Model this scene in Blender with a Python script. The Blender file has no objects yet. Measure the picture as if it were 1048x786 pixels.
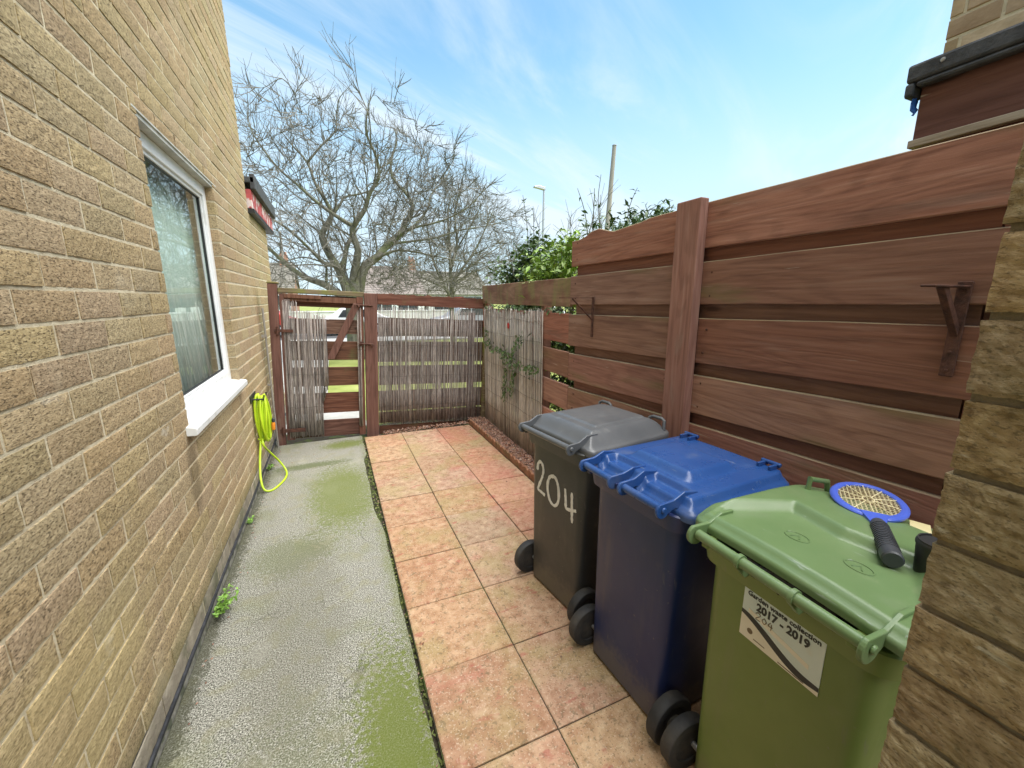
import bpy, math, random
from mathutils import Vector, Matrix, Euler, noise
R = math.radians
PI = math.pi
rnd = random.Random(7)
scene = bpy.context.scene
COL = scene.collection

# ------------------------------------------------------------------ materials
class NT:
    def __init__(s, nt):
        s.t = nt
    def n(s, typ, props=None, **ins):
        d = s.t.nodes.new(typ)
        for k, v in (props or {}).items():
            setattr(d, k, v)
        for k, v in ins.items():
            s.set(d, k, v)
        return d
    def set(s, d, k, v):
        sock = d.inputs[int(k[1:])] if k[0] == '_' and k[1:].isdigit() else d.inputs[k.replace('_', ' ')]
        if hasattr(v, 'is_output'):
            s.t.links.new(v, sock)
        else:
            sock.default_value = v
    def math(s, op, a, b=0.0, clamp=False):
        d = s.n('ShaderNodeMath', {'operation': op, 'use_clamp': clamp}, _0=a, _1=b)
        return d.outputs[0]
    def mix(s, f, a, b, blend='MIX'):
        d = s.n('ShaderNodeMix', {'data_type': 'RGBA', 'blend_type': blend, 'clamp_factor': True})
        s.set(d, '_0', f); s.set(d, '_6', a); s.set(d, '_7', b)
        return d.outputs[2]
    def noise(s, vec, scale, detail=6, stretch=None, rough=.55, dist=0):
        if stretch:
            m = s.n('ShaderNodeMapping', Scale=stretch)
            s.t.links.new(vec, m.inputs['Vector']); vec = m.outputs[0]
        d = s.n('ShaderNodeTexNoise', Scale=scale, Detail=detail, Roughness=rough, Distortion=dist)
        s.t.links.new(vec, d.inputs['Vector'])
        return d.outputs['Fac']
    def rng(s, v, lo, hi, a=0., b=1.):
        d = s.n('ShaderNodeMapRange', {'interpolation_type': 'SMOOTHSTEP'}, Value=v)
        d.inputs['From Min'].default_value = lo; d.inputs['From Max'].default_value = hi
        d.inputs['To Min'].default_value = a; d.inputs['To Max'].default_value = b
        return d.outputs[0]

def c4(c):
    return (c[0], c[1], c[2], 1)

def mat(name, stops, scale=8, stretch=None, detail=6, rough=.8, bump=.2, bscale=None, bstretch=None, bdist=.01, island=0.,
        layers=(), blobs=(), metallic=0., spec=.5, dist=0., rvar=0., sat=0., bdetail=8, grain=None, crack=None, blobgrain=0):
    m = bpy.data.materials.new(name); m.use_nodes = True
    t = NT(m.node_tree); m.node_tree.nodes.clear()
    out = t.n('ShaderNodeOutputMaterial')
    p = t.n('ShaderNodeBsdfPrincipled', Roughness=rough, Metallic=metallic)
    p.inputs['Specular IOR Level'].default_value = spec
    m.node_tree.links.new(p.outputs[0], out.inputs[0])
    vec = t.n('ShaderNodeTexCoord').outputs['Object']
    isl = None
    if island or sat:
        isl = t.n('ShaderNodeNewGeometry').outputs['Random Per Island']
        off = t.n('ShaderNodeVectorMath', {'operation': 'SCALE'}, _0=(17., 31., 23.)); t.set(off, 'Scale', isl)
        ad = t.n('ShaderNodeVectorMath', {'operation': 'ADD'}, _0=vec, _1=off.outputs[0]); ivec = ad.outputs[0]
    else:
        ivec = vec
    f = t.noise(ivec, scale, detail, stretch, dist=dist)
    ramp = t.n('ShaderNodeValToRGB'); t.set(ramp, 'Fac', f)
    el = ramp.color_ramp.elements
    el[0].position, el[0].color = stops[0][0], c4(stops[0][1])
    el[1].position, el[1].color = stops[-1][0], c4(stops[-1][1])
    for q in stops[1:-1]:
        e = el.new(q[0]); e.color = c4(q[1])
    col = ramp.outputs[0]
    if island:
        w = t.math('MULTIPLY', t.math('SUBTRACT', isl, .5), 2 * island)
        h = t.n('ShaderNodeHueSaturation', Value=t.math('ADD', w, 1.))
        r2 = t.math('FRACT', t.math('MULTIPLY', isl, 37.7))
        t.set(h, 'Saturation', t.math('ADD', t.math('MULTIPLY', r2, sat), 1 - sat / 2))
        r3 = t.math('FRACT', t.math('MULTIPLY', isl, 91.3))
        t.set(h, 'Hue', t.math('ADD', t.math('MULTIPLY', r3, .02 * (1 if sat else 0)), .5 - .01 * (1 if sat else 0)))
        t.set(h, 'Color', col); col = h.outputs[0]
    gr_ = None
    if grain:             # scale, stretch, rings, amount: contour lines of a stretched noise = sawn wood figure
        gn = t.noise(ivec, grain[0], 2, grain[1], rough=.35, dist=.35)
        gr_ = t.math('SINE', t.math('MULTIPLY', gn, grain[2]))
        gk = t.rng(gr_, -.2, 1.0)
        fine_ = t.rng(t.noise(ivec, 30, 3, grain[1]), .35, .6, .45, 1.)
        col = t.mix(t.math('MULTIPLY', t.math('MULTIPLY', gk, fine_), grain[3]), col, c4(grain[4]))
        kn = t.n('ShaderNodeTexVoronoi', {'feature': 'F1'}, Scale=1.0)
        km = t.n('ShaderNodeMapping', Scale=tuple(min(3.2, max(1.3, q * 1.5)) if q < 1 else 5.0 for q in grain[1]))
        t.t.links.new(ivec, km.inputs['Vector']); t.t.links.new(km.outputs[0], kn.inputs['Vector'])
        col = t.mix(t.rng(kn.outputs['Distance'], .11, .05, 0, .75), col, c4(tuple(q * .35 for q in grain[4])))
    if crack:
        for sc, wd, am, cc in crack:
            cn = t.math('ABSOLUTE', t.math('SUBTRACT', t.noise(vec, sc, 3, rough=.6, dist=.5), .5))
            col = t.mix(t.rng(cn, wd, 0., 0., am), col, c4(cc))
    for l in layers:      # colour, scale, stretch, lo, hi, amount
        fac = t.math('MULTIPLY', t.rng(t.noise(vec, l[1], 5, l[2]), l[3], l[4]), l[5])
        col = t.mix(fac, col, c4(l[0]))
    for b in blobs:       # colour, centre, radii(x,y,z), noise amount, amount
        sub = t.n('ShaderNodeVectorMath', {'operation': 'SUBTRACT'}, _0=vec, _1=b[1])
        dv = t.n('ShaderNodeVectorMath', {'operation': 'DIVIDE'}, _0=sub.outputs[0], _1=b[2])
        ln = t.n('ShaderNodeVectorMath', {'operation': 'LENGTH'}, _0=dv.outputs[0]).outputs['Value']
        nz = t.math('MULTIPLY', t.math('SUBTRACT', t.noise(vec, b[5] if len(b) > 5 else 9, 8, rough=.7), .5), b[3])
        if blobgrain: nz = t.math('ADD', nz, t.math('MULTIPLY', t.math('SUBTRACT', t.noise(vec, blobgrain, 4, rough=.7), .5), 2.2))
        fac = t.math('MULTIPLY', t.rng(t.math('ADD', ln, nz), 1.05, .45), b[4])
        col = t.mix(fac, col, c4(b[0]))
    t.set(p, 'Base_Color', col)
    if rvar:
        t.set(p, 'Roughness', t.math('ADD', t.math('MULTIPLY', t.math('SUBTRACT', t.noise(vec, 14, 5), .5), rvar * 2), rough, True))
    if bump:
        bn = t.noise(ivec, bscale or scale * 3, bdetail, bstretch or stretch, rough=.65)
        if gr_ is not None: bn = t.math('ADD', bn, t.math('MULTIPLY', gr_, -.10))
        b = t.n('ShaderNodeBump', Strength=bump, Distance=bdist, Height=bn)
        t.set(p, 'Normal', b.outputs[0])
    return m

BRK = dict(stretch=(1, 1, 1.4), rough=.92, spec=.2)
M = {}
M['brick'] = mat('buff_brick', [(.25, (.18, .13, .073)), (.42, (.36, .272, .157)), (.58, (.45, .347, .205)), (.8, (.55, .435, .275))], 75, detail=9, bump=.6, bscale=85, bstretch=(1, .5, 1.3), bdist=.006,
                 island=.09, sat=.14, layers=[((.60, .49, .32), 210, (1, .6, 1.2), .58, .68, .4), ((.06, .042, .025), 170, (1, .5, 1.5), .53, .63, .8), ((.07, .05, .03), 55, (1, .4, 1.6), .60, .68, .5), ((.32, .24, .11), 1.3, None, .52, .7, .2), ((.55, .48, .36), 2.4, None, .60, .75, .35), ((.60, .57, .50), 5, (1, .8, 1.5), .66, .74, .4)], blobs=[((.13, .10, .06), (0, -.62, .80), (1, .10, .30), 1.2, .6), ((.13, .10, .06), (0, .72, .82), (1, .07, .25), 1.2, .45), ((.16, .15, .07), (0, 0, .06), (1, 9, .22), .9, .5), ((.52, .42, .20), (0, -1.9, .55), (1, .7, .35), 1.3, .4)], **BRK)
M['mortar'] = mat('sandy_mortar', [(.3, (.54, .47, .33)), (.7, (.70, .625, .46))], 22, rough=.95, bump=.6, bscale=110, spec=.1)
M['grey_brick'] = mat('grey_washed_brick', [(.3, (.22, .19, .15)), (.7, (.36, .32, .25))], 14, bump=.7, bscale=60, island=.15, layers=[((.08, .10, .04), 6, None, .5, .66, .5)], **BRK)
M['dark_brick'] = mat('weathered_dark_brick', [(.26, (.17, .118, .068)), (.40, (.31, .225, .13)), (.56, (.41, .31, .185)), (.75, (.54, .43, .28))], 45, detail=12, bump=1., bscale=110, bstretch=(1, .6, 1.3), bdist=.009,
                      island=.15, sat=.2, layers=[((.52, .47, .36), 30, (1, .5, 1.6), .62, .70, .6), ((.06, .045, .028), 230, (1, .6, 1.3), .54, .66, .55), ((.08, .06, .036), 60, (1, .45, 1.6), .60, .70, .3), ((.14, .10, .06), 9, (1, .6, 1.4), .55, .72, .4), ((.14, .13, .04), 3, None, .5, .66, .45)], **BRK)
M['dark_mortar'] = mat('dirty_mortar', [(.3, (.16, .13, .09)), (.7, (.28, .235, .165))], 30, rough=.95, bump=.6, bscale=90)
M['pale_brick'] = mat('pale_buff_brick', [(.3, (.34, .25, .15)), (.7, (.52, .41, .27))], 9, bump=.5, island=.18, sat=.2, **BRK)
def wood(name, st, stops, layers=(), island=.14, bump=.35, blobs=()):
    return mat(name, stops, 5, stretch=st, detail=7, rough=.72, bump=bump, bscale=9, bstretch=st, bdist=.004, island=island, layers=layers, dist=.6, spec=.3, sat=.2, blobs=blobs, grain=(1.4, tuple(q if q < 1 else 4.5 for q in st), 85, .30, tuple(q * .55 for q in stops[0][1])))
BROWN = [(.28, (.225, .105, .074)), (.45, (.325, .160, .112)), (.62, (.375, .195, .140)), (.8, (.44, .27, .205))]
GY, GX, GZ = (6, .45, 9), (.45, 6, 9), (7, 7, .45)
ALG = ((.15, .155, .055), 2.2, (1, .5, 2.2), .55, .72, .5)
M['wood_y'] = wood('brown_stained_board', GY, BROWN, [((.44, .30, .24), 4, (1, .3, 3), .54, .72, .4), ALG, ((.50, .42, .34), 26, (1, .12, 2), .66, .72, .5), ((.12, .06, .045), 3, (1, .3, 2), .56, .70, .45)], island=.27)
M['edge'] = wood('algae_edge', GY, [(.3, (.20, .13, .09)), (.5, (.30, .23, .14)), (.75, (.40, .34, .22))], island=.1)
M['wood_back'] = wood('brown_stained_backing_board', GY, [(.3, (.17, .075, .054)), (.7, (.28, .135, .098))])
M['wood_x'] = wood('brown_gate_board', GX, [(.3, (.075, .032, .022)), (.5, (.15, .068, .045)), (.75, (.23, .125, .09))], [((.12, .14, .05), 3, (1, 1, .7), .55, .7, .5)])
M['gate_brown'] = wood('dark_brown_gate_timber', GZ, [(.28, (.10, .045, .032)), (.45, (.17, .08, .056)), (.62, (.21, .105, .076)), (.8, (.27, .155, .115))], [((.30, .24, .18), 9, (1, 1, .2), .62, .74, .4)], island=.08)
M['wood_z'] = wood('brown_stained_post', GZ, BROWN, [((.36, .26, .21), 9, (1, 1, .2), .6, .74, .5)], island=.05)
M['mossy'] = wood('mossy_timber', GX, [(.3, (.10, .07, .035)), (.5, (.20, .155, .08)), (.75, (.32, .27, .16))], [((.20, .22, .055), 5, None, .45, .62, .7)])
M['mossy_y'] = wood('algae_green_plank', (7, .5, 1.4), [(.3, (.14, .085, .055)), (.5, (.25, .155, .105)), (.75, (.37, .27, .19))], [((.22, .22, .08), 6, (1, 1, .3), .45, .62, .6), ((.16, .065, .045), 3, (1, .6, 1), .55, .66, .7)])
M['raw_timber'] = wood('bare_weathered_timber', GY, [(.3, (.24, .2, .13)), (.5, (.42, .36, .26)), (.75, (.6, .54, .43))], island=.1)
M['rust'] = mat('rusty_iron', [(.3, (.05, .025, .02)), (.7, (.17, .075, .05))], 30, rough=.75, bump=.4, bscale=90, metallic=.3)
M['reed'] = mat('bleached_reed', [(.3, (.16, .135, .125)), (.5, (.31, .27, .25)), (.72, (.50, .455, .41))], 7, stretch=(4, 4, 1.2), rough=.85, bump=.3, bscale=30, island=.55, sat=.5, spec=.2)
M['reed_tan'] = mat('tan_reed', [(.3, (.29, .26, .235)), (.5, (.48, .44, .40)), (.72, (.65, .62, .57))], 7, stretch=(4, 4, 1.2), rough=.85, bump=.3, bscale=30, island=.5, sat=.5, spec=.2)
M['wire'] = mat('thin_wire', [(.3, (.07, .06, .05)), (.7, (.16, .14, .12))], 30, bump=0, rough=.5, metallic=.6)
GREEN = (.135, .165, .032)
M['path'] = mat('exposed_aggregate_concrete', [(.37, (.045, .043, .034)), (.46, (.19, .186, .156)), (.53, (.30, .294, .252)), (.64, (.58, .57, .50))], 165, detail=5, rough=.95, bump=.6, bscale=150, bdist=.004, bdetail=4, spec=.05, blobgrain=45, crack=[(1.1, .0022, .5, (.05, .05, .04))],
                layers=[((.17, .185, .08), 2.3, None, .5, .68, .4), ((.24, .23, .13), 9, None, .5, .66, .4), ((.42, .41, .35), 3.5, (1, .5, 1), .57, .7, .35)],
                blobs=[(GREEN, (-.05, 3.75, 0), (.34, .85, 1), 1.0, .72), (GREEN, (.10, 1.25, 0), (.2, .75, 1), .9, .85), (GREEN, (-.3, 1.2, 0), (.35, .5, 1), 1.5, .3), (GREEN, (.02, 5.1, 0), (.3, .18, 1), 1.1, .8),
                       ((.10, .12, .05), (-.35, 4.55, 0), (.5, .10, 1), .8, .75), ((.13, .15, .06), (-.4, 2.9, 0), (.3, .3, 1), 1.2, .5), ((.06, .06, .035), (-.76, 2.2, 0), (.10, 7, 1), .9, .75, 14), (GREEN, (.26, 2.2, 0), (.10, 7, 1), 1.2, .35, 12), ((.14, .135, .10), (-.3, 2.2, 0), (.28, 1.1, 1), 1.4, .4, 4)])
M['slab'] = mat('terracotta_paving_slab', [(.3, (.30, .17, .10)), (.45, (.405, .25, .155)), (.58, (.465, .305, .195)), (.75, (.54, .385, .26))], 19, detail=14, rough=.92, bump=.7, bscale=75, bdist=.005, island=.13, sat=.2, spec=.2, crack=[(3.1, .004, .35, (.14, .08, .055))],
                layers=[((.33, .27, .12), 3.2, None, .46, .64, .55), ((.42, .14, .11), 2.3, (1, 1.6, 1), .57, .68, .38), ((.17, .13, .075), 46, None, .55, .66, .6), ((.12, .085, .05), 130, None, .58, .68, .7), ((.62, .50, .38), 110, None, .56, .68, .6), ((.62, .46, .31), 11, None, .58, .7, .4), ((.36, .085, .075), 9, (1, 1.9, 1), .60, .70, .5)],
                blobs=[((.50, .12, .10), (1.35, 3.2, 0), (.32, 1.2, 1), 1.6, .26), ((.46, .10, .08), (1.3, 4.9, 0), (.3, .5, 1), 1.6, .3)])
M['dirt'] = mat('dark_soil', [(.3, (.018, .015, .01)), (.7, (.07, .06, .035))], 40, rough=.95, bump=.6, layers=[((.07, .10, .02), 9, None, .5, .62, .8)])
M['mossbed'] = mat('damp_moss', [(.3, (.05, .06, .015)), (.5, (.14, .17, .04)), (.75, (.28, .30, .12))], 30, rough=.95, bump=.8, bscale=70)
M['gravel'] = mat('brown_chippings', [(.3, (.12, .06, .04)), (.5, (.30, .17, .12)), (.75, (.45, .33, .26))], 20, rough=.9, bump=.3, island=.5, sat=.4)
M['terracotta'] = mat('terracotta_edging', [(.3, (.20, .085, .045)), (.7, (.38, .19, .11))], 12, rough=.9, bump=.4, layers=[((.12, .12, .05), 9, None, .5, .66, .5)])
M['upvc'] = mat('white_plastic', [(.3, (.76, .78, .79)), (.7, (.84, .85, .85))], 9, rough=.28, bump=.03, layers=[((.50, .50, .42), 7, None, .55, .75, .45), ((.35, .36, .26), 30, None, .62, .72, .35)])
M['upvc_dirty'] = mat('weathered_white_lintel', [(.3, (.40, .40, .36)), (.7, (.6, .6, .55))], 12, stretch=(1, 1, 1), rough=.6, bump=.2)
M['gasket'] = mat('black_gasket', [(.3, (.012, .012, .014)), (.7, (.03, .03, .03))], 9, rough=.5, bump=0)
M['curtain'] = mat('pale_green_net', [(.3, (.50, .62, .55)), (.7, (.62, .72, .65))], 2, stretch=(1, 5, .3), rough=.95, bump=.5, bscale=3, bstretch=(1, 9, .2), bdist=.05)
M['black_felt'] = mat('black_roof_felt', [(.3, (.03, .032, .036)), (.7, (.085, .09, .098))], 18, rough=.8, bump=.5, bscale=60)
M['dpc'] = mat('black_damp_course', [(.3, (.012, .013, .016)), (.7, (.05, .052, .06))], 30, rough=.6, bump=.3)
M['plinth'] = mat('grey_mortar_fillet', [(.3, (.20, .195, .16)), (.7, (.40, .385, .33))], 26, rough=.95, bump=.6, layers=[((.06, .08, .03), 11, None, .48, .6, .7)])
M['red_fascia'] = mat('peeling_red_paint', [(.3, (.36, .05, .055)), (.7, (.52, .10, .10))], 9, rough=.6, bump=.3, layers=[((.70, .62, .60), 5, (1, 1.5, 1), .53, .57, .9), ((.16, .02, .03), 7, (1, 3, 1), .58, .62, .7)])
M['brown_fascia'] = wood('brown_painted_fascia', GY, [(.3, (.13, .058, .045)), (.7, (.2, .10, .08))], [((.62, .57, .46), 4.5, (1, .35, 3.2), .62, .68, .8)], island=0)
M['steel'] = mat('galvanised_steel', [(.3, (.35, .36, .37)), (.7, (.5, .51, .52))], 20, rough=.45, bump=.05, metallic=.7)
M['pale_pole'] = mat('weathered_pole_wood', [(.3, (.22, .20, .175)), (.7, (.34, .315, .28))], 5, stretch=(6, 6, .3), rough=.85, bump=.3)
M['tyre'] = mat('black_rubber', [(.3, (.012, .012, .013)), (.7, (.035, .035, .036))], 18, rough=.65, bump=.15, layers=[((.16, .14, .11), 5, None, .56, .75, .35)])
MUD = [((.19, .165, .12), (.08, 0, -.02), (.9, .6, .20), 1.3, .4, 22)]
def plastic(name, a, b, dirt, rough=.36, layers=(), blobs=()):
    return mat(name, [(.3, a), (.7, b)], 4, detail=4, rough=rough, bump=.06, bscale=260, bdist=.002, layers=[(dirt, 2.6, None, .5, .75, .3), (dirt, 16, None, .62, .74, .25)] + list(layers), rvar=.14, spec=.5, blobs=blobs)
SCUFF = [((.42, .46, .46), 46, (1, .12, 1), .68, .73, .4), ((.42, .46, .46), 40, (.14, 1, 1), .69, .73, .35), ((.25, .25, .20), 3.5, None, .55, .75, .3)]
STREAK = [((.20, .18, .13), 3.0, (2.2, 2.2, .25), .58, .78, .25), ((.22, .20, .16), 40, (1, 1, 1), .68, .74, .5), ((.16, .15, .13), 7, (5, 5, .7), .64, .70, .35)]
M['pl_green'] = plastic('green_bin_plastic', (.13, .19, .04), (.16, .225, .06), (.17, .19, .08), .4, STREAK, MUD)
M['pl_green_lid'] = plastic('sun_faded_green_plastic', (.115, .19, .075), (.145, .225, .095), (.23, .27, .15), .36, [((.24, .27, .045), 4.2, None, .60, .7, .5)] + SCUFF)
M['pl_blue'] = plastic('dark_blue_bin_plastic', (.010, .020, .085), (.015, .029, .108), (.06, .055, .09), .36, STREAK, MUD)  # purplish overlay: faded plastic plus a haze reflection put into the colour
M['pl_blue_lid'] = plastic('blue_lid_plastic', (.015, .058, .21), (.022, .076, .25), (.07, .13, .30), .3, SCUFF)
M['pl_black'] = plastic('dark_grey_bin_plastic', (.036, .037, .036), (.05, .05, .047), (.12, .11, .09), .42, STREAK, MUD)
M['pl_grey_lid'] = plastic('grey_lid_plastic', (.085, .09, .096), (.115, .12, .127), (.24, .24, .23), .34, [((.62, .58, .5), 2.6, (1, 1.3, 1), .68, .72, .8)])
M['white_paint'] = mat('white_brush_paint', [(.3, (.62, .62, .6)), (.7, (.82, .82, .8))], 40, stretch=(1, 1, 1), rough=.6, bump=.2)
M['sticker'] = mat('faded_blue_sticker', [(.3, (.60, .71, .74)), (.7, (.70, .79, .81))], 6, rough=.35, bump=.05, layers=[((.62, .52, .36), 7, None, .62, .74, .4)])
M['sticker_white'] = mat('cream_sticker', [(.3, (.74, .71, .63)), (.7, (.82, .80, .74))], 8, rough=.35, bump=0)
M['ink'] = mat('black_print', [(.3, (.012, .014, .018)), (.7, (.03, .034, .04))], 20, rough=.4, bump=0)
M['pencil'] = mat('brown_marker', [(.3, (.12, .085, .05)), (.7, (.2, .15, .09))], 20, rough=.6, bump=0)
M['blue_rim'] = mat('blue_racket_plastic', [(.3, (.06, .11, .52)), (.7, (.08, .14, .60))], 6, rough=.3, bump=.02)
M['grip'] = mat('dark_grey_grip', [(.3, (.035, .04, .048)), (.7, (.065, .07, .08))], 12, rough=.45, bump=.1)
M['mesh'] = mat('cream_wire_mesh', [(.3, (.62, .53, .30)), (.7, (.80, .71, .45))], 12, rough=.5, bump=0)
M['bag'] = mat('black_bin_bag', [(.3, (.008, .008, .009)), (.7, (.02, .02, .022))], 9, rough=.22, bump=.5, bscale=30)
M['pale_label'] = mat('yellowed_label', [(.3, (.52, .45, .22)), (.7, (.66, .58, .33))], 9, rough=.6, bump=0)
M['hose'] = mat('yellow_green_hose', [(.3, (.42, .60, .015)), (.7, (.52, .70, .03))], 8, rough=.4, bump=.02)
M['orange'] = mat('orange_plastic', [(.3, (.72, .22, .02)), (.7, (.85, .30, .03))], 8, rough=.4, bump=0)
M['bark'] = mat('grey_green_bark', [(.3, (.07, .065, .047)), (.5, (.14, .132, .10)), (.75, (.22, .21, .165))], 5, stretch=(2, 2, .7), rough=.9, bump=.6, bscale=14, bdist=.03, layers=[((.17, .20, .08), 2.5, None, .5, .64, .5)])
M['twig'] = mat('grey_brown_twig', [(.3, (.10, .092, .075)), (.7, (.18, .168, .138))], 3, rough=.9, bump=0)
M['leaf_dark'] = mat('dark_ivy_leaf', [(.3, (.055, .105, .035)), (.7, (.13, .20, .065))], 3, rough=.45, bump=0, island=.5, sat=.3)
M['leaf_lime'] = mat('yellow_green_leaf', [(.3, (.16, .27, .04)), (.7, (.27, .38, .08))], 3, rough=.5, bump=0, island=.4, sat=.3)
M['leaf_mid'] = mat('mid_green_leaf', [(.3, (.045, .10, .03)), (.7, (.09, .15, .05))], 3, rough=.5, bump=0, island=.4, sat=.3)
M['weed'] = mat('bright_weed_leaf', [(.3, (.13, .28, .03)), (.7, (.22, .38, .06))], 3, rough=.5, bump=0, island=.3)
M['grass'] = mat('mown_grass', [(.3, (.12, .15, .03)), (.5, (.21, .24, .05)), (.75, (.32, .34, .11))], 1.5, detail=10, rough=.95, bump=.8, bscale=40)
M['pave'] = mat('pale_pavement', [(.3, (.32, .315, .29)), (.7, (.45, .44, .41))], 5, rough=.9, bump=.2)
M['road'] = mat('asphalt', [(.3, (.04, .04, .042)), (.7, (.075, .075, .078))], 30, rough=.9, bump=.4)
M['roof_pink'] = mat('pinkish_concrete_tiles', [(.3, (.165, .135, .12)), (.7, (.24, .205, .185))], .8, detail=6, stretch=(1, 1, 1), rough=.9, bump=.3, layers=[((.20, .19, .15), .5, None, .5, .66, .5)])
M['roof_grey'] = mat('grey_concrete_tiles', [(.3, (.13, .12, .10)), (.7, (.21, .195, .165))], .8, rough=.9, bump=.3)
M['house_brick'] = mat('reddish_house_brick', [(.3, (.26, .13, .085)), (.7, (.38, .22, .15))], 4, rough=.9, bump=.2)
M['render_white'] = mat('white_render', [(.3, (.62, .62, .6)), (.7, (.76, .76, .74))], 3, rough=.9, bump=.1)
M['dark_pane'] = mat('dark_window_glass', [(.3, (.03, .035, .04)), (.7, (.06, .065, .07))], 3, rough=.08, bump=0)
M['red_paint'] = mat('glossy_red_paint', [(.3, (.45, .035, .03)), (.7, (.52, .05, .04))], 3, rough=.25, bump=0)
M['blue_sheet'] = mat('blue_plastic_sheet', [(.3, (.03, .14, .55)), (.7, (.05, .2, .65))], 8, rough=.4, bump=.3)

def glass_mat():
    m = bpy.data.materials.new('window_glass'); m.use_nodes = True
    t = NT(m.node_tree); m.node_tree.nodes.clear()
    out = t.n('ShaderNodeOutputMaterial')
    tr = t.n('ShaderNodeBsdfTransparent', Color=(.93, .98, .96, 1)); gl = t.n('ShaderNodeBsdfGlossy', Roughness=.006, Color=(.95, .97, .97, 1))
    fr = t.n('ShaderNodeLayerWeight', Blend=.5)
    k = t.math('ADD', t.math('MULTIPLY', t.math('POWER', fr.outputs['Facing'], 3.2), .85), .05, True)
    mx = t.n('ShaderNodeMixShader', _0=k, _1=tr.outputs[0], _2=gl.outputs[0])
    m.node_tree.links.new(mx.outputs[0], out.inputs[0])
    return m
M['glass'] = glass_mat()

# ------------------------------------------------------------------ building helpers
def wloc(o):
    v = Vector((0, 0, 0))
    while o is not None:
        v += o.location; o = o.parent
    return v

def thing(name, label, cat, loc=(0, 0, 0), rot=(0, 0, 0), group=None):
    o = bpy.data.objects.new(name, None); COL.objects.link(o)
    o.location = loc; o.rotation_euler = rot; o.empty_display_size = .1
    o['label'] = label; o['category'] = cat
    if group: o['group'] = group
    return o

def tag(o, label, cat, group=None, kind=None):
    if label: o['label'] = label
    if cat: o['category'] = cat
    if group: o['group'] = group
    if kind: o['kind'] = kind
    return o

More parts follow.
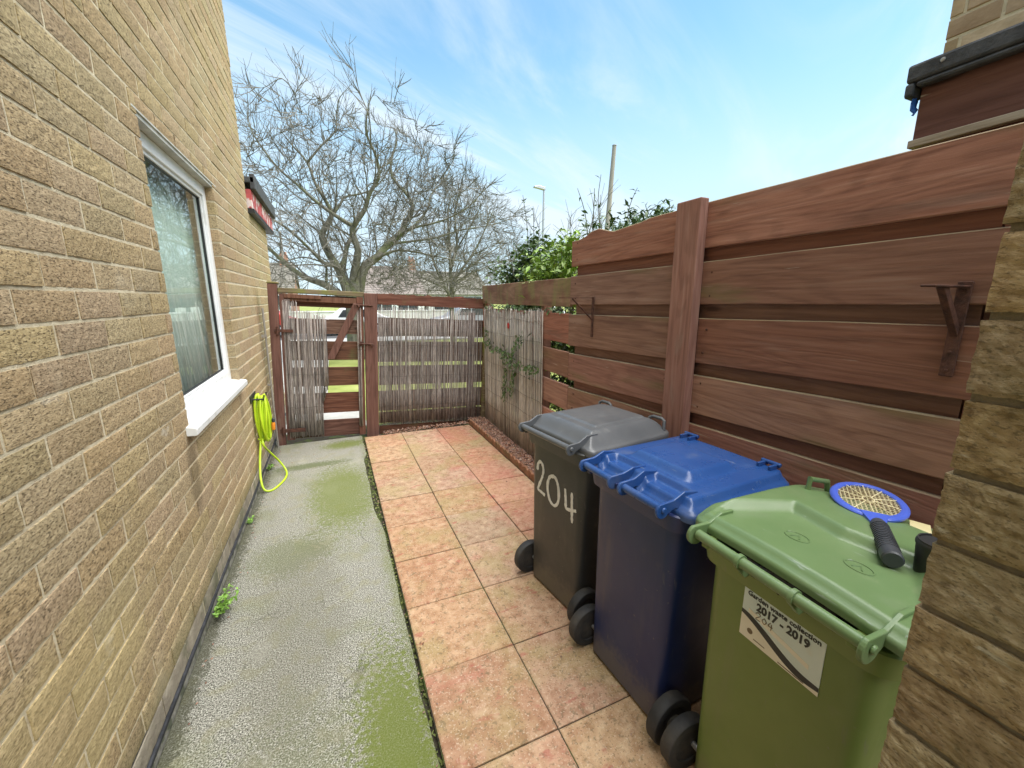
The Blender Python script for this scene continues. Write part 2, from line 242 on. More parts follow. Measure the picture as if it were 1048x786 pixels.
class MB:
    def __init__(s):
        s.v = []; s.f = []; s.m = []
    def add(s, vs, fs, mi=0):
        b = len(s.v); s.v += [tuple(v) for v in vs]; s.f += [tuple(b + i for i in f) for f in fs]; s.m += [mi] * len(fs)
    def box(s, a, b, mi=0, jit=0, rot=None):
        (x0, y0, z0), (x1, y1, z1) = a, b
        vs = [Vector((x, y, z)) for x in (x0, x1) for y in (y0, y1) for z in (z0, z1)]
        if jit: vs = [v + Vector((rnd.uniform(-jit, jit), rnd.uniform(-jit, jit), rnd.uniform(-jit, jit))) for v in vs]
        if rot:
            c = Vector(((x0 + x1) / 2, (y0 + y1) / 2, (z0 + z1) / 2)); vs = [rot @ (v - c) + c for v in vs]
        s.add(vs, [(0, 1, 3, 2), (4, 6, 7, 5), (0, 4, 5, 1), (2, 3, 7, 6), (0, 2, 6, 4), (1, 5, 7, 3)], mi)
    def prism(s, poly, d, mi=0):
        """closed polygon (list of 3D points) swept along vector d"""
        n = len(poly); d = Vector(d); p = [Vector(q) for q in poly]
        s.add(p + [q + d for q in p], [tuple(range(n))[::-1], tuple(range(n, 2 * n))] + [(i, (i + 1) % n, (i + 1) % n + n, i + n) for i in range(n)], mi)
    def tube(s, path, rad, n=8, mi=0, cap=True, squash=None):
        P = [Vector(p) for p in path]; k = len(P)
        rr = rad if isinstance(rad, (list, tuple)) else [rad] * k
        t0 = (P[1] - P[0]).normalized()
        u = t0.orthogonal().normalized()
        vs = []
        for i in range(k):
            t = (P[min(i + 1, k - 1)] - P[max(i - 1, 0)])
            t = t.normalized() if t.length > 1e-9 else t0
            u = (u - t * u.dot(t)); u = u.normalized() if u.length > 1e-6 else t.orthogonal().normalized()
            w = t.cross(u)
            for j in range(n):
                a = 2 * PI * j / n
                o = (u * math.cos(a) + w * math.sin(a)) * rr[i]
                if squash: o = o - squash * (o.dot(squash) * .8)
                vs.append(P[i] + o)
        fs = [(i * n + j, i * n + (j + 1) % n, (i + 1) * n + (j + 1) % n, (i + 1) * n + j) for i in range(k - 1) for j in range(n)]
        if cap and n > 2: fs += [tuple(range(n))[::-1], tuple(range((k - 1) * n, k * n))]
        s.add(vs, fs, mi)
    def loft(s, rings, mi=0, cap0=True, cap1=True):
        n = len(rings[0]); vs = [p for r in rings for p in r]
        fs = [(i * n + j, i * n + (j + 1) % n, (i + 1) * n + (j + 1) % n, (i + 1) * n + j) for i in range(len(rings) - 1) for j in range(n)]
        if cap0: fs.append(tuple(range(n))[::-1])
        if cap1: fs.append(tuple(range((len(rings) - 1) * n, len(rings) * n)))
        s.add(vs, fs, mi)
    def lathe(s, prof, c, axis, n=24, mi=0):
        """prof: (along axis, radius)"""
        ax = Vector(axis).normalized(); u = ax.orthogonal().normalized(); w = ax.cross(u); c = Vector(c)
        s.loft([[c + ax * h + (u * math.cos(2 * PI * j / n) + w * math.sin(2 * PI * j / n)) * r for j in range(n)] for h, r in prof], mi)
    def build(s, name, mats, parent=None, local=False, smooth=False, bevel=0, seg=2, angle=40):
        me = bpy.data.meshes.new(name)
        vs = s.v
        if parent is not None and not local:
            o = wloc(parent); vs = [(v[0] - o.x, v[1] - o.y, v[2] - o.z) for v in vs]
        me.from_pydata(vs, [], s.f); me.update()
        mats = mats if isinstance(mats, (list, tuple)) else [mats]
        for q in mats: me.materials.append(M[q] if isinstance(q, str) else q)
        if len(mats) > 1: me.polygons.foreach_set('material_index', s.m)
        o = bpy.data.objects.new(name, me); COL.objects.link(o)
        if parent is not None: o.parent = parent
        if smooth:
            me.polygons.foreach_set('use_smooth', [True] * len(me.polygons))
            if smooth != 'all':
                try: me.set_sharp_from_angle(angle=R(angle))
                except Exception: pass
        if bevel:
            bm = o.modifiers.new('bevel', 'BEVEL'); bm.width = bevel; bm.segments = seg; bm.limit_method = 'ANGLE'; bm.angle_limit = R(35)
        return o

def text_mesh(name, body, size, mat_, parent, loc, rot, bold=0, ext=.0006, align='LEFT', sx=1):
    cu = bpy.data.curves.new(name, 'FONT'); cu.body = body; cu.size = size; cu.extrude = ext; cu.offset = bold; cu.align_x = align; cu.resolution_u = 3
    o = bpy.data.objects.new(name, cu); COL.objects.link(o)
    dg = bpy.context.evaluated_depsgraph_get()
    me = bpy.data.meshes.new_from_object(o.evaluated_get(dg)); bpy.data.objects.remove(o)
    me.name = name; me.materials.clear(); me.materials.append(M[mat_])
    ob = bpy.data.objects.new(name, me); COL.objects.link(ob); ob.parent = parent; ob.location = loc; ob.rotation_euler = rot; ob.scale = (sx, 1, 1)
    return ob

def smooth01(x):
    x = max(0., min(1., x)); return x * x * (3 - 2 * x)

# ------------------------------------------------------------------ brick work
def brick(mb, xf, sgn, y0, y1, z0, z1, dep=.1, mi=0, fine=None, amp=.003):
    """one brick of a wall in the y-z plane, its face at x = xf looking towards sgn*x"""
    jx = rnd.uniform(-.0022, .0022); xf = xf + jx
    j = lambda a: rnd.uniform(-a, a)
    if fine is None:
        c = .004
        B = [(xf - sgn * dep, y, z) for y, z in ((y0, z0), (y1, z0), (y1, z1), (y0, z1))]
        O = [(xf - sgn * .005, y + j(.0012), z + j(.0012)) for y, z in ((y0, z0), (y1, z0), (y1, z1), (y0, z1))]
        I = [(xf + j(.001), y + j(.0008), z + j(.0008)) for y, z in ((y0 + c, z0 + c), (y1 - c, z0 + c), (y1 - c, z1 - c), (y0 + c, z1 - c))]
        fs = [(a, (a + 1) % 4, (a + 1) % 4 + 4, a + 4) for a in range(4)] + [(a + 4, (a + 1) % 4 + 4, (a + 1) % 4 + 8, a + 8) for a in range(4)] + [(8, 9, 10, 11)]
        mb.add(B + O + I, fs, mi)
        return
    ny, nz = fine; vs = []; s0 = rnd.uniform(0, 99)
    for a in range(ny + 1):
        for b in range(nz + 1):
            y = y0 + (y1 - y0) * a / ny; z = z0 + (z1 - z0) * b / nz
            p = Vector((s0, y * 38, z * 90))
            n1 = noise.noise(p) * .6 + noise.noise(p * 2.7) * .5 + noise.noise(p * 6) * .25
            edge = a in (0, ny) or b in (0, nz)
            d = n1 * amp - (amp * .75 if edge else 0)
            q = Vector((y * 70, s0, z * 70))
            if edge:
                y += noise.noise(q) * amp * .9; z += noise.noise(q + Vector((9, 9, 9))) * amp * .8
            vs.append((xf + sgn * d, y, z))
    fs = [(a * (nz + 1) + b, (a + 1) * (nz + 1) + b, (a + 1) * (nz + 1) + b + 1, a * (nz + 1) + b + 1) for a in range(ny) for b in range(nz)]
    ring = [a * (nz + 1) for a in range(ny)] + [ny * (nz + 1) + b for b in range(nz)] + [a * (nz + 1) + nz for a in range(ny, 0, -1)] + [b for b in range(nz, 0, -1)]
    base = len(vs); k = len(ring)
    vs += [(xf - sgn * dep, vs[i][1], vs[i][2]) for i in ring]
    fs += [(ring[i], base + i, base + (i + 1) % k, ring[(i + 1) % k]) for i in range(k)]
    mb.add(vs, fs, mi)

def brick_wall(mb, xf, sgn, y0, y1, z0, z1, holes=(), fine=lambda y, z: None, mi=0, mort=1, bl=.3, ch=.1, jt=.0125, dep=.1, rec=.0044, first=None, amp=.003, grey=None):
    nz = int(round((z1 - z0) / ch))
    for k in range(nz):
        a, b = z0 + k * ch + jt / 2, z0 + (k + 1) * ch - jt / 2
        spans = [(y0, y1)]
        for h in holes:
            if h[2] < (a + b) / 2 < h[3]:
                spans = [q for s in spans for q in ((s[0], min(s[1], h[0])), (max(s[0], h[1]), s[1])) if q[1] - q[0] > .02]
        for (s0, s1) in spans:
            y = math.floor(s0 / bl) * bl - (bl / 2 if k % 2 else 0)
            while y < s1:
                p, q = max(y + jt / 2, s0), min(y + bl - jt / 2, s1)
                if q - p > .03:
                    m_ = grey if grey is not None and k == 0 else mi
                    brick(mb, xf, sgn, p, q, a, b, dep, m_, fine((p + q) / 2, (a + b) / 2), amp)
                y += bl
    # mortar behind the brick faces, pieces round the openings
    xs = sorted((xf - sgn * rec, xf - sgn * (dep - .012)))
    ys = sorted({y0, y1, *[v for h in holes for v in h[:2]]}); zs = sorted({z0, z1, *[v for h in holes for v in h[2:4]]})
    e = .004
    for i in range(len(ys) - 1):
        for j in range(len(zs) - 1):
            cy, cz = (ys[i] + ys[i + 1]) / 2, (zs[j] + zs[j + 1]) / 2
            if any(h[0] < cy < h[1] and h[2] < cz < h[3] for h in holes): continue
            hy0 = i == 0 or any(abs(h[1] - ys[i]) < 1e-6 and h[2] < cz < h[3] for h in holes); hy1 = i == len(ys) - 2 or any(abs(h[0] - ys[i + 1]) < 1e-6 and h[2] < cz < h[3] for h in holes)
            mb.box((xs[0], ys[i] + (e if hy0 else 0), zs[j]), (xs[1], ys[i + 1] - (e if hy1 else 0), zs[j + 1]), mort)

# ------------------------------------------------------------------ the house on the left
WX = -.75
house = thing('brick_house', 'buff brick house side wall with a white framed window along the concrete path', 'house', (WX, 3.2, 0))
WY0, WY1, WZ0, WZ1 = 2.62, 3.98, 1.05, 2.55
mb = MB()
fine_near = lambda y, z: (14, 5) if y < 2.7 else ((8, 3) if y < 4 else None)
brick_wall(mb, WX, 1, -1.5, 5.55, .05, 6.05, [(WY0, WY1, WZ0, WZ1 + .1)], fine_near, grey=2, amp=.0022)
brick_wall(mb, WX, 1, 5.55, 6.9, .05, 2.65, grey=2)
mb.build('wall', ['brick', 'mortar', 'grey_brick'], house)
mb = MB(); mb.box((-.90, -1.5, -.1), (-.747, 6.9, .034)); mb.build('plinth', 'plinth', house, bevel=.008)
mb = MB()
y = -1.5
while y < 6.9:
    mb.box((-.86, y, .034), (-.741 + rnd.uniform(-.003, .003), y + .5, .049)); y += .5
mb.box((-.86, -1.5, .1465), (-.7535, 6.9, .1535))
mb.build('damp_course', 'dpc', house)
mb = MB()   # unseen far end and back of the house, added to block sun and sky
mb.box((-5.5, 5.30, 2.95), (-.86, 5.53, 6.05)); mb.box((-5.5, 6.7, -.1), (-.86, 6.88, 2.65)); mb.box((-5.5, -1.5, -.1), (-5.3, 6.7, 2.65)); mb.box((-5.5, -1.5, 2.66), (-5.3, 5.29, 6.05)); mb.box((-5.3, -1.5, -.1), (-.86, -1.3, 6.05))
mb.build('unseen_outer_wall', 'pale_brick', house)
mb = MB(); mb.box((-5.7, -1.7, 6.06), (-.7, 5.75, 6.2)); mb.build('roof', 'black_felt', house)  # unseen slab over the house, added so no light leaks in
mb = MB(); mb.box((-5.5, 5.56, 2.965), (-.66, 7.42, 3.03)); mb.box((-.705, 5.56, 2.90), (-.655, 7.42, 3.06)); mb.build('porch_roof', 'black_felt', house, bevel=.008)
mb = MB(); mb.box((-.80, 5.565, 2.655), (-.69, 7.3, 2.70)); mb.build('soffit', 'gasket', house)
mb = MB(); mb.box((-.76, 5.57, 2.702), (-.705, 7.36, 2.899)); mb.box((-5.5, 7.30, 2.702), (-.762, 7.36, 2.899)); mb.build('fascia', 'red_fascia', house, bevel=.004)
mb = MB(); mb.box((-.86, WY0 + .003, WZ1 + .002), (-.756, WY1 - .003, WZ1 + .022)); mb.box((-.757, WY0 - .06, WZ1 + .0225), (-.7485, WY1 + .1, WZ1 + .031)); mb.build('lintel', 'upvc_dirty', house)
mb = MB()
nb = 0
y = WY0 - .05
mb2 = MB()
while y < WY1 + .06:      # course laid on the lintel
    brick(mb2, WX, 1, y + .005, min(y + .29, WY1 + .02), WZ1 + .034, WZ1 + .098, .1, 0, (8, 3)); y += .3
mb2.build('lintel_course', 'brick', house)
FX = -.805
win = thing_none = None
mb = MB()
fw = .075
mb.box((FX - .06, WY0 + .001, WZ0 + .02), (FX, WY0 + fw, WZ1)); mb.box((FX - .06, WY1 - fw, WZ0 + .02), (FX, WY1 - .001, WZ1))
mb.box((FX - .06, WY0 + fw, WZ1 - fw), (FX, WY1 - fw, WZ1)); mb.box((FX - .06, WY0 + fw, WZ0 + .02), (FX, WY1 - fw, WZ0 + .02 + fw))
# stepped inner bead
g = .022
mb.box((FX - .045, WY0 + fw + .0005, WZ0 + .021 + fw), (FX - .014, WY0 + fw + g, WZ1 - fw - .001)); mb.box((FX - .045, WY1 - fw - g, WZ0 + .021 + fw), (FX - .014, WY1 - fw - .0005, WZ1 - fw - .001))
mb.box((FX - .045, WY0 + fw + g, WZ1 - fw - g), (FX - .014, WY1 - fw - g, WZ1 - fw - .0005)); mb.box((FX - .045, WY0 + fw + g, WZ0 + .0205 + fw), (FX - .014, WY1 - fw - g, WZ0 + .02 + fw + g))
frame = mb.build('window', 'upvc', house, bevel=.004)
mb = MB()
ga, gb, gc, gd = WY0 + fw + g, WY1 - fw - g, WZ0 + .02 + fw + g, WZ1 - fw - g
q = .006
mb.box((FX - .04, ga, gc), (FX - .024, ga + q, gd)); mb.box((FX - .04, gb - q, gc), (FX - .024, gb, gd)); mb.box((FX - .04, ga + q, gd - q), (FX - .024, gb - q, gd)); mb.box((FX - .04, ga + q, gc), (FX - .024, gb - q, gc + q))
mb.build('gasket', 'gasket', frame)
mb = MB(); mb.add([(FX - .033, ga + q, gc + q), (FX - .033, gb - q, gc + q), (FX - .033, gb - q, gd - q), (FX - .033, ga + q, gd - q)], [(0, 1, 2, 3)]); mb.build('pane', 'glass', frame)
mb = MB()
mb.prism([(-.88, 0, WZ0 - .035), (-.712, 0, WZ0 - .045), (-.704, 0, WZ0 - .04), (-.704, 0, WZ0 - .005), (-.716, 0, WZ0 + .002), (-.805, 0, WZ0 + .018), (-.88, 0, WZ0 + .018)], (0, 1.46, 0))
mb.v = [(v[0], v[1] + WY0 - .05, v[2]) for v in mb.v]
mb.build('sill', 'upvc', frame, bevel=.004)
mb = MB()
N = 90
pts = [(-.93 + .010 * math.sin(i * 1.15) + .008 * math.sin(i * .37), WY0 - .3 + 2.0 * i / N) for i in range(N + 1)]
mb.add([(x, y, z) for x, y in pts for z in (.7, 2.75)], [(2 * i, 2 * i + 2, 2 * i + 3, 2 * i + 1) for i in range(N)])
cu = mb.build('curtain', 'curtain', house, smooth='all')
sm = cu.modifiers.new('solid', 'SOLIDIFY'); sm.thickness = .003

# ------------------------------------------------------------------ the ground
def sheet(name, x0, x1, y0, y1, z, m_, kind='structure', th=0):
    mb = MB()
    if th: mb.box((x0, y0, z - th), (x1, y1, z))
    else: mb.add([(x0, y0, z), (x1, y0, z), (x1, y1, z), (x0, y1, z)], [(0, 1, 2, 3)])
    o = mb.build(name, m_); o['kind'] = kind
    return o
sheet('ground', -300, 300, -300, 400, -.16, 'grass')
sheet('soil', -1.0, 2.2, -3, 5.9, -.03, 'dirt')
sheet('pavement', -40, 40, 19, 21, -.10, 'pave', th=.058)
sheet('pavement', -7, .35, 5.50, 7.3, -.096, 'pave', th=.058)
sheet('road', -60, 60, 21, 28, -.155, 'road')
sheet('footpath', -7, -.2, 7.31, 19, -.10, 'pave', th=.058)
# concrete path with a worn edge
mb = MB()
ys = [-2.5 + .08 * i for i in range(100)]
ys = [y for y in ys if y < 5.36] + [5.36]
vs = []
for y in ys:
    ex = .232 + noise.noise(Vector((y * 3, 0, 0))) * .012 + noise.noise(Vector((y * 11, 4, 0))) * .008 - .035 * smooth01((y - 3.0) / .3) * (1 - smooth01((y - 4.5) / .2))
    vs += [(-.742, y, -.004), (-.735 + noise.noise(Vector((y * 9, 8, 0))) * .006, y, 0), (ex - .012, y, 0), (ex, y, -.009), (ex, y, -.05)]
n = 5
mb.add(vs, [(i * n + j, i * n + j + 1, (i + 1) * n + j + 1, (i + 1) * n + j) for i in range(len(ys) - 1) for j in range(n - 1)])
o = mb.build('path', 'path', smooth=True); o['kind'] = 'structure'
# patio of square slabs, one sheet of slabs
mb = MB()
XL = [.252, .709, 1.172, 1.635, 2.09]; Y0, PY = 1.155, .4545
for i in range(4):
    for k in range(-6, 9):
        x0, x1 = XL[i] + .003, XL[i + 1] - .003; y0, y1 = Y0 + k * PY + .003, Y0 + (k + 1) * PY - .003
        if i == 3 and y1 > 3.0: continue
        y1 = min(y1, 5.28)
        dz = rnd.uniform(-.003, .003); c = .006
        e = [rnd.uniform(-.0025, .0025) for _ in range(4)]
        base = [(x0, y0), (x1, y0), (x1, y1), (x0, y1)]; top = [(x0 + c, y0 + c), (x1 - c, y0 + c), (x1 - c, y1 - c), (x0 + c, y1 - c)]
        if i == 0:
            if k == 8: base[0] = (x0 + .0, y0); 
        V = [(x, y, -.04) for x, y in base] + [(x, y, .006 + dz + e[j]) for j, (x, y) in enumerate(base)] + [(x, y, .010 + dz + e[j]) for j, (x, y) in enumerate(top)]
        mb.add(V, [(a, (a + 1) % 4, (a + 1) % 4 + 4, a + 4) for a in range(4)] + [(a + 4, (a + 1) % 4 + 4, (a + 1) % 4 + 8, a + 8) for a in range(4)] + [(8, 9, 10, 11)])
o = mb.build('patio', 'slab'); o['kind'] = 'structure'
sheet('joint_sand', .25, 1.64, -1.6, 5.27, .001, 'dirt')
# mossy strip in the joint between path and patio
mb = MB()
for i in range(520):
    y = rnd.uniform(.2, 5.2) if i % 3 else rnd.uniform(3.1, 4.6)
    wide = .02 if 3.1 < y < 4.6 else .005
    x = (.222 if 3.1 < y < 4.6 else .242) + rnd.uniform(-wide, wide); r = rnd.uniform(.004, .012)
    c = Vector((x, y, -.022 if wide < .01 else -.012))
    vs = [c + Vector((rnd.uniform(-1, 1) * r, rnd.uniform(-1.4, 1.4) * r, rnd.uniform(.0, 1.2) * r)) for _ in range(5)]
    mb.add(vs, [(0, 1, 2), (0, 2, 3), (1, 3, 4), (2, 4, 3), (0, 3, 1)])
tag(mb.build('moss', 'mossbed'), 'yellow green moss growing in the joint between path and paving slabs', 'moss', kind='stuff')
# crumbs of leaf, bark and grit lying about
mb = MB()
for i in range(300):
    k = rnd.random()
    if k < .35: x, y = .245 + rnd.gauss(0, .03), rnd.uniform(.6, 5.2)
    elif k < .6: x, y = rnd.uniform(.26, 1.62), rnd.uniform(.6, 5.2)
    elif k < .8: x, y = -.70 + abs(rnd.gauss(0, .03)), rnd.uniform(1, 5.2)
    else: x, y = rnd.uniform(-.7, 1.6), rnd.uniform(4.7, 5.35)
    r = rnd.uniform(.003, .011) * (1.2 if y > 3 else .8); c = Vector((x, y, .016 if x > .25 else .004)); a = rnd.uniform(0, 6.3); d = Vector((math.cos(a), math.sin(a), rnd.uniform(-.1, .25))); s = Vector((-math.sin(a), math.cos(a), rnd.uniform(-.2, .3)))
    mb.add([c - d * r, c + s * r * .5, c + d * r, c - s * r * .5, c + Vector((0, 0, r * .3))], [(0, 3, 4), (3, 2, 4), (2, 1, 4), (1, 0, 4)])
tag(mb.build('leaf_litter', 'gravel'), 'scattered brown leaf crumbs and grit on the path and paving', 'leaf litter', kind='stuff')
# chippings behind the edging
sheet('gravel_bed', 1.66, 1.98, 2.9, 5.42, .035, 'gravel')
mb = MB()
def pebble(mb, c, r):
    vs = [c + Vector((a * r * rnd.uniform(.6, 1.3), b * r * rnd.uniform(.6, 1.3), d * r * rnd.uniform(.5, .9))) for a, b, d in ((1, 0, 0), (-1, 0, 0), (0, 1, 0), (0, -1, 0), (0, 0, 1), (0, 0, -1))]
    mb.add(vs, [(0, 2, 4), (2, 1, 4), (1, 3, 4), (3, 0, 4), (2, 0, 5), (1, 2, 5), (3, 1, 5), (0, 3, 5)])
for i in range(2600):
    y = rnd.uniform(2.9, 5.42)
    pebble(mb, Vector((rnd.uniform(1.665, 1.9), y, .038 + rnd.uniform(0, .02))), rnd.uniform(.006, .017))
for i in range(420):
    pebble(mb, Vector((rnd.uniform(.5, 1.66), rnd.uniform(5.27, 5.42), .0 + rnd.uniform(0, .02))), rnd.uniform(.006, .018))
for i in range(60):
    pebble(mb, Vector((rnd.uniform(.4, 1.6), 5.30 - rnd.random() ** 2 * .3, .012)), rnd.uniform(.004, .011))
tag(mb.build('gravel', 'gravel'), 'loose reddish brown chippings between the scalloped edging and the reed screen', 'gravel', kind='stuff')
mb = MB()
for k in range(6):
    y0 = 2.90 + k * .4; prof = []
    nn = 24
    top = [(y0 + .396 * i / nn, .062 + .022 * abs(math.sin(PI * 4 * i / nn))) for i in range(nn + 1)]
    poly = [(1.643, y0, -.03)] + [(1.643, y, z) for y, z in top] + [(1.643, y0 + .396, -.03)]
    mb.prism(poly[::-1], (.022, 0, 0))
tag(mb.build('garden_edging', 'terracotta', bevel=.003), 'low scalloped terracotta edging along the right side of the paving', 'edging')

# ------------------------------------------------------------------ board fence on the right
FXF = 1.85
fence = thing('board_fence', 'tall brown stained board fence behind the three bins', 'fence', (FXF, 1.4, 0))
def bz(zl, s, y):
    return zl + s * (3.0 - y) / 2.4
BO = [(2.214, 1.98, .0, .008), (1.902, 1.674, .028, .028), (1.592, 1.33, .045, .07), (1.262, 1.03, .07, .09), (.965, .73, .09, .1), (.66, .42, .1, .1), (.35, .08, .1, .1)]
mb = MB()
def board(mb, x0, x1, ya, yb, zt, zb, st, sb, wav=0, mi=0, nseg=14, edge=None):
    vs = []
    for i in range(nseg + 1):
        y = ya + (yb - ya) * i / nseg
        w1 = noise.noise(Vector((y * 2.3, zt * 7, 1))) * .004; w2 = noise.noise(Vector((y * 2.3, zb * 7, 5))) * .004
        bow = noise.noise(Vector((y * .9, zt * 3, 9))) * .006
        t = bz(zt, st, y) + w1; b = bz(zb, sb, y) + w2
        if wav and y > 2.05:
            t += (-.012 + .02 * math.sin(y * 7.5) + .012 * math.sin(y * 17)) * smooth01((y - 2.05) / .3) - .02 * smooth01((y - 2.6) / .4)
        c = .004
        vs += [(x0 + bow + c, y, b), (x0 + bow, y, b + c), (x0 + bow, y, t - c), (x0 + bow + c, y, t), (x1 + bow, y, t), (x1 + bow, y, b)]
    n = 6
    fs = [(i * n + j, i * n + (j + 1) % n, (i + 1) * n + (j + 1) % n, (i + 1) * n + j) for i in range(nseg) for j in range(n)]
    fs += [tuple(range(n))[::-1], tuple(range(nseg * n, nseg * n + n))]
    k0 = len(mb.m); mb.add(vs, fs, mi)
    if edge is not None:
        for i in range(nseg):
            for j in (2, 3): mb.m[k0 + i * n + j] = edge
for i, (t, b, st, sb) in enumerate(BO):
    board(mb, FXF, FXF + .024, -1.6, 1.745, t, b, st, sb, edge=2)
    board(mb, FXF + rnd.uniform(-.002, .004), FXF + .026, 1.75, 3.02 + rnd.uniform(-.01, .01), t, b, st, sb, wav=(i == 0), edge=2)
for i, (t, b, st, sb) in enumerate(BO):
    for y in (.44, 1.62, 1.88, 2.94, -.8):
        for f in (.22, .78):
            z = bz(t, st, y) * (1 - f) + bz(b, sb, y) * f
            mb.lathe([(-.008, .006), (.0035, .006), (.0045, .003)], (FXF + .002, y + rnd.uniform(-.012, .012), z + rnd.uniform(-.01, .01)), (-1, 0, 0), 8, 1)
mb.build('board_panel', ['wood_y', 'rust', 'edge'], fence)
mb = MB()
for i in range(len(BO) - 1):
    t = BO[i][1] + .05; b = BO[i + 1][0] - .05
    board(mb, FXF + .03, FXF + .05, -1.6, .60, t, b, BO[i][3], BO[i + 1][2]); board(mb, FXF + .0295, FXF + .0495, .606, 2.97, t, b, BO[i][3], BO[i + 1][2])
mb.build('backing_panel', 'wood_back', fence)
def fpost(mb, y0, y1, x0, x1, z1, lean=0):
    vs = []
    for z in (-.03, z1):
        vs += [(x0, y0 + lean * z, z), (x1, y0 + lean * z, z), (x1, y1 + lean * z, z), (x0, y1 + lean * z, z)]
    mb.add(vs, [(3, 2, 1, 0), (4, 5, 6, 7)] + [(i, (i + 1) % 4, (i + 1) % 4 + 4, i + 4) for i in range(4)])
for ya, yb, x0, x1, z1 in ((1.665, 1.83, 1.79, 1.849, 2.235), (.40, .48, 1.905, 1.95, 2.19), (2.9, 2.98, 1.905, 1.95, 2.1), (-1.2, -1.05, 1.79, 1.849, 2.23)):
    mb = MB(); fpost(mb, ya, yb, x0, x1, z1, .004); mb.build('post', 'wood_z', fence, bevel=.006)

low = thing('low_board_fence', 'lower mossy board fence with open gaps and reed screening in the far corner', 'fence', (FXF, 3.03, 0), (0, 0, -.026))
mb = MB()
for i, (t, b, st, sb) in enumerate(BO[2:], 2):
    board(mb, FXF + .005, FXF + .027, 3.035, 5.40, t + .005, b + .01, .0, .0)
mb.build('board_panel', 'wood_y', low)
mb = MB(); board(mb, FXF + .004, FXF + .03, 3.03, 5.42, 1.895, 1.655, 0, 0, nseg=20); mb.build('top_plank', 'mossy_y', low)
for ya in (3.56, 5.28):
    mb = MB(); fpost(mb, ya, ya + .09, 1.884, 1.96, 1.8); mb.build('post', 'wood_z', low, bevel=.006)
def reeds(name, along, a0, a1, zf, ztop, zbot, parent, local, n, hole=None, mats='reed', wires=(), depth=0.0, rr=(.0022, .0045)):
    """reed screening: thin upright canes bound with wire; along(a, d) -> (x, y)"""
    mb = MB()
    for i in range(n):
        a = a0 + (a1 - a0) * (i + rnd.uniform(-.35, .35)) / n
        zt, zb = ztop(a) + rnd.uniform(-.03, .02) - (rnd.random() < .1) * rnd.uniform(0, .12), zbot(a) + rnd.uniform(-.015, .02) + (rnd.random() < .08) * rnd.uniform(0, .2)
        if hole and hole(a): continue
        if zt - zb < .05: continue
        r = rnd.uniform(*rr); d = depth + rnd.uniform(-.004, .004); k = 5
        sway = rnd.uniform(-.012, .012); sw2 = rnd.uniform(-.003, .003)
        path = []
        for q in range(k):
            f = q / (k - 1)
            x, y = along(a + sway * f + sw2 * math.sin(f * 6 + i), d + rnd.uniform(-.001, .001))
            path.append((x, y, zb + (zt - zb) * f))
        mb.tube(path, [r, r, r * .95, r * .9, r * .55], 5)
    o = mb.build(name, mats, parent, local=local, smooth='all')
    if wires:
        for z in wires:
            mw = MB()
            pth = [(*along(a0 + (a1 - a0) * i / 24, depth - .006), z + .006 * math.sin(i * .9)) for i in range(25)]
            mw.tube(pth, .0013, 4)
            mw.build('wire', 'wire', o, local=local)
    return o
reeds('reed_screen', lambda a, d: (FXF - .012 + d, a), 3.5, 5.31, None, lambda a: 1.60 + .02 * math.sin(a * 9), lambda a: .05, low, False, 300, mats='reed_tan', wires=(.3, .5, .7, .9, 1.1, 1.3, 1.5))
# red tag on the reeds
mb = MB(); mb.prism([(0, 4.36, 1.385), (0, 4.40, 1.39), (0, 4.41, 1.43), (0, 4.385, 1.455), (0, 4.35, 1.43)], (.006, 0, 0)); mb.v = [(v[0] + FXF + .008, v[1], v[2]) for v in mb.v]
tag(mb.build('fabric_scrap', 'red_paint'), 'small red scrap caught on the reed screening beside the corner', 'scrap')

# ------------------------------------------------------------------ gate, gate frame and back panel (whole lot leans a little)
LEAN = (0, R(2.8), 0)
GO = (.37, 5.4, 0)
gf = thing('gate_frame', 'two brown gate posts joined by a mossy beam beside the house wall', 'gate frame', GO, LEAN)
mb = MB(); mb.box((-1.095, -.02, -.1), (-1.0, .07, 1.84)); mb.build('post', 'gate_brown', gf, local=True, bevel=.006)
mb = MB(); mb.box((-.075, -.03, -.1), (.075, .07, 1.79)); mb.build('post', 'gate_brown', gf, local=True, bevel=.006)
mb = MB(); mb.box((-.999, -.01, 1.745), (-.076, .06, 1.80)); mb.box((-1.10, -.025, 1.842), (-.985, .075, 1.862)); mb.build('beam', 'mossy', gf, local=True, bevel=.008)
gate = thing('wooden_gate', 'brown wooden gate half covered with grey reed screening', 'gate', GO, LEAN)
gx0, gx1 = -.985, -.088
GB = [(.0, .21), (.30, .555), (.645, .875), (.965, 1.195), (1.285, 1.46), (1.60, 1.735)]
mb = MB()
for (a, b) in GB:
    mb.box((gx0, .036, a), (gx1, .056, b), jit=.003)
mb.build('board_panel', 'wood_x', gate, local=True, bevel=.003)
mb = MB()
mb.box((gx0, -.004, -.005), (gx0 + .085, .034, 1.73)); mb.box((gx1 - .075, -.004, -.005), (gx1, .034, 1.74))
mb.box((gx0 + .086, -.002, 1.655), (gx1 - .076, .033, 1.72)); mb.box((gx0 + .05, -.022, 1.69), (-.55, -.0045, 1.735))
mb.build('frame', 'gate_brown', gate, local=True, bevel=.004)
mb = MB(); mb.prism([(-.20, -.012, 1.66), (-.115, -.012, 1.66), (-.43, -.012, .98), (-.52, -.012, .98)], (0, .022, 0)); mb.build('brace', 'gate_brown', gate, local=True, bevel=.004)
rt = lambda a: 1.50 + .05 * math.sin(a * 6) if a > -.80 else 1.66
rb = lambda a: .04 + .25 * smooth01((-.62 - a) / .2) * 0
def redge(a): return False
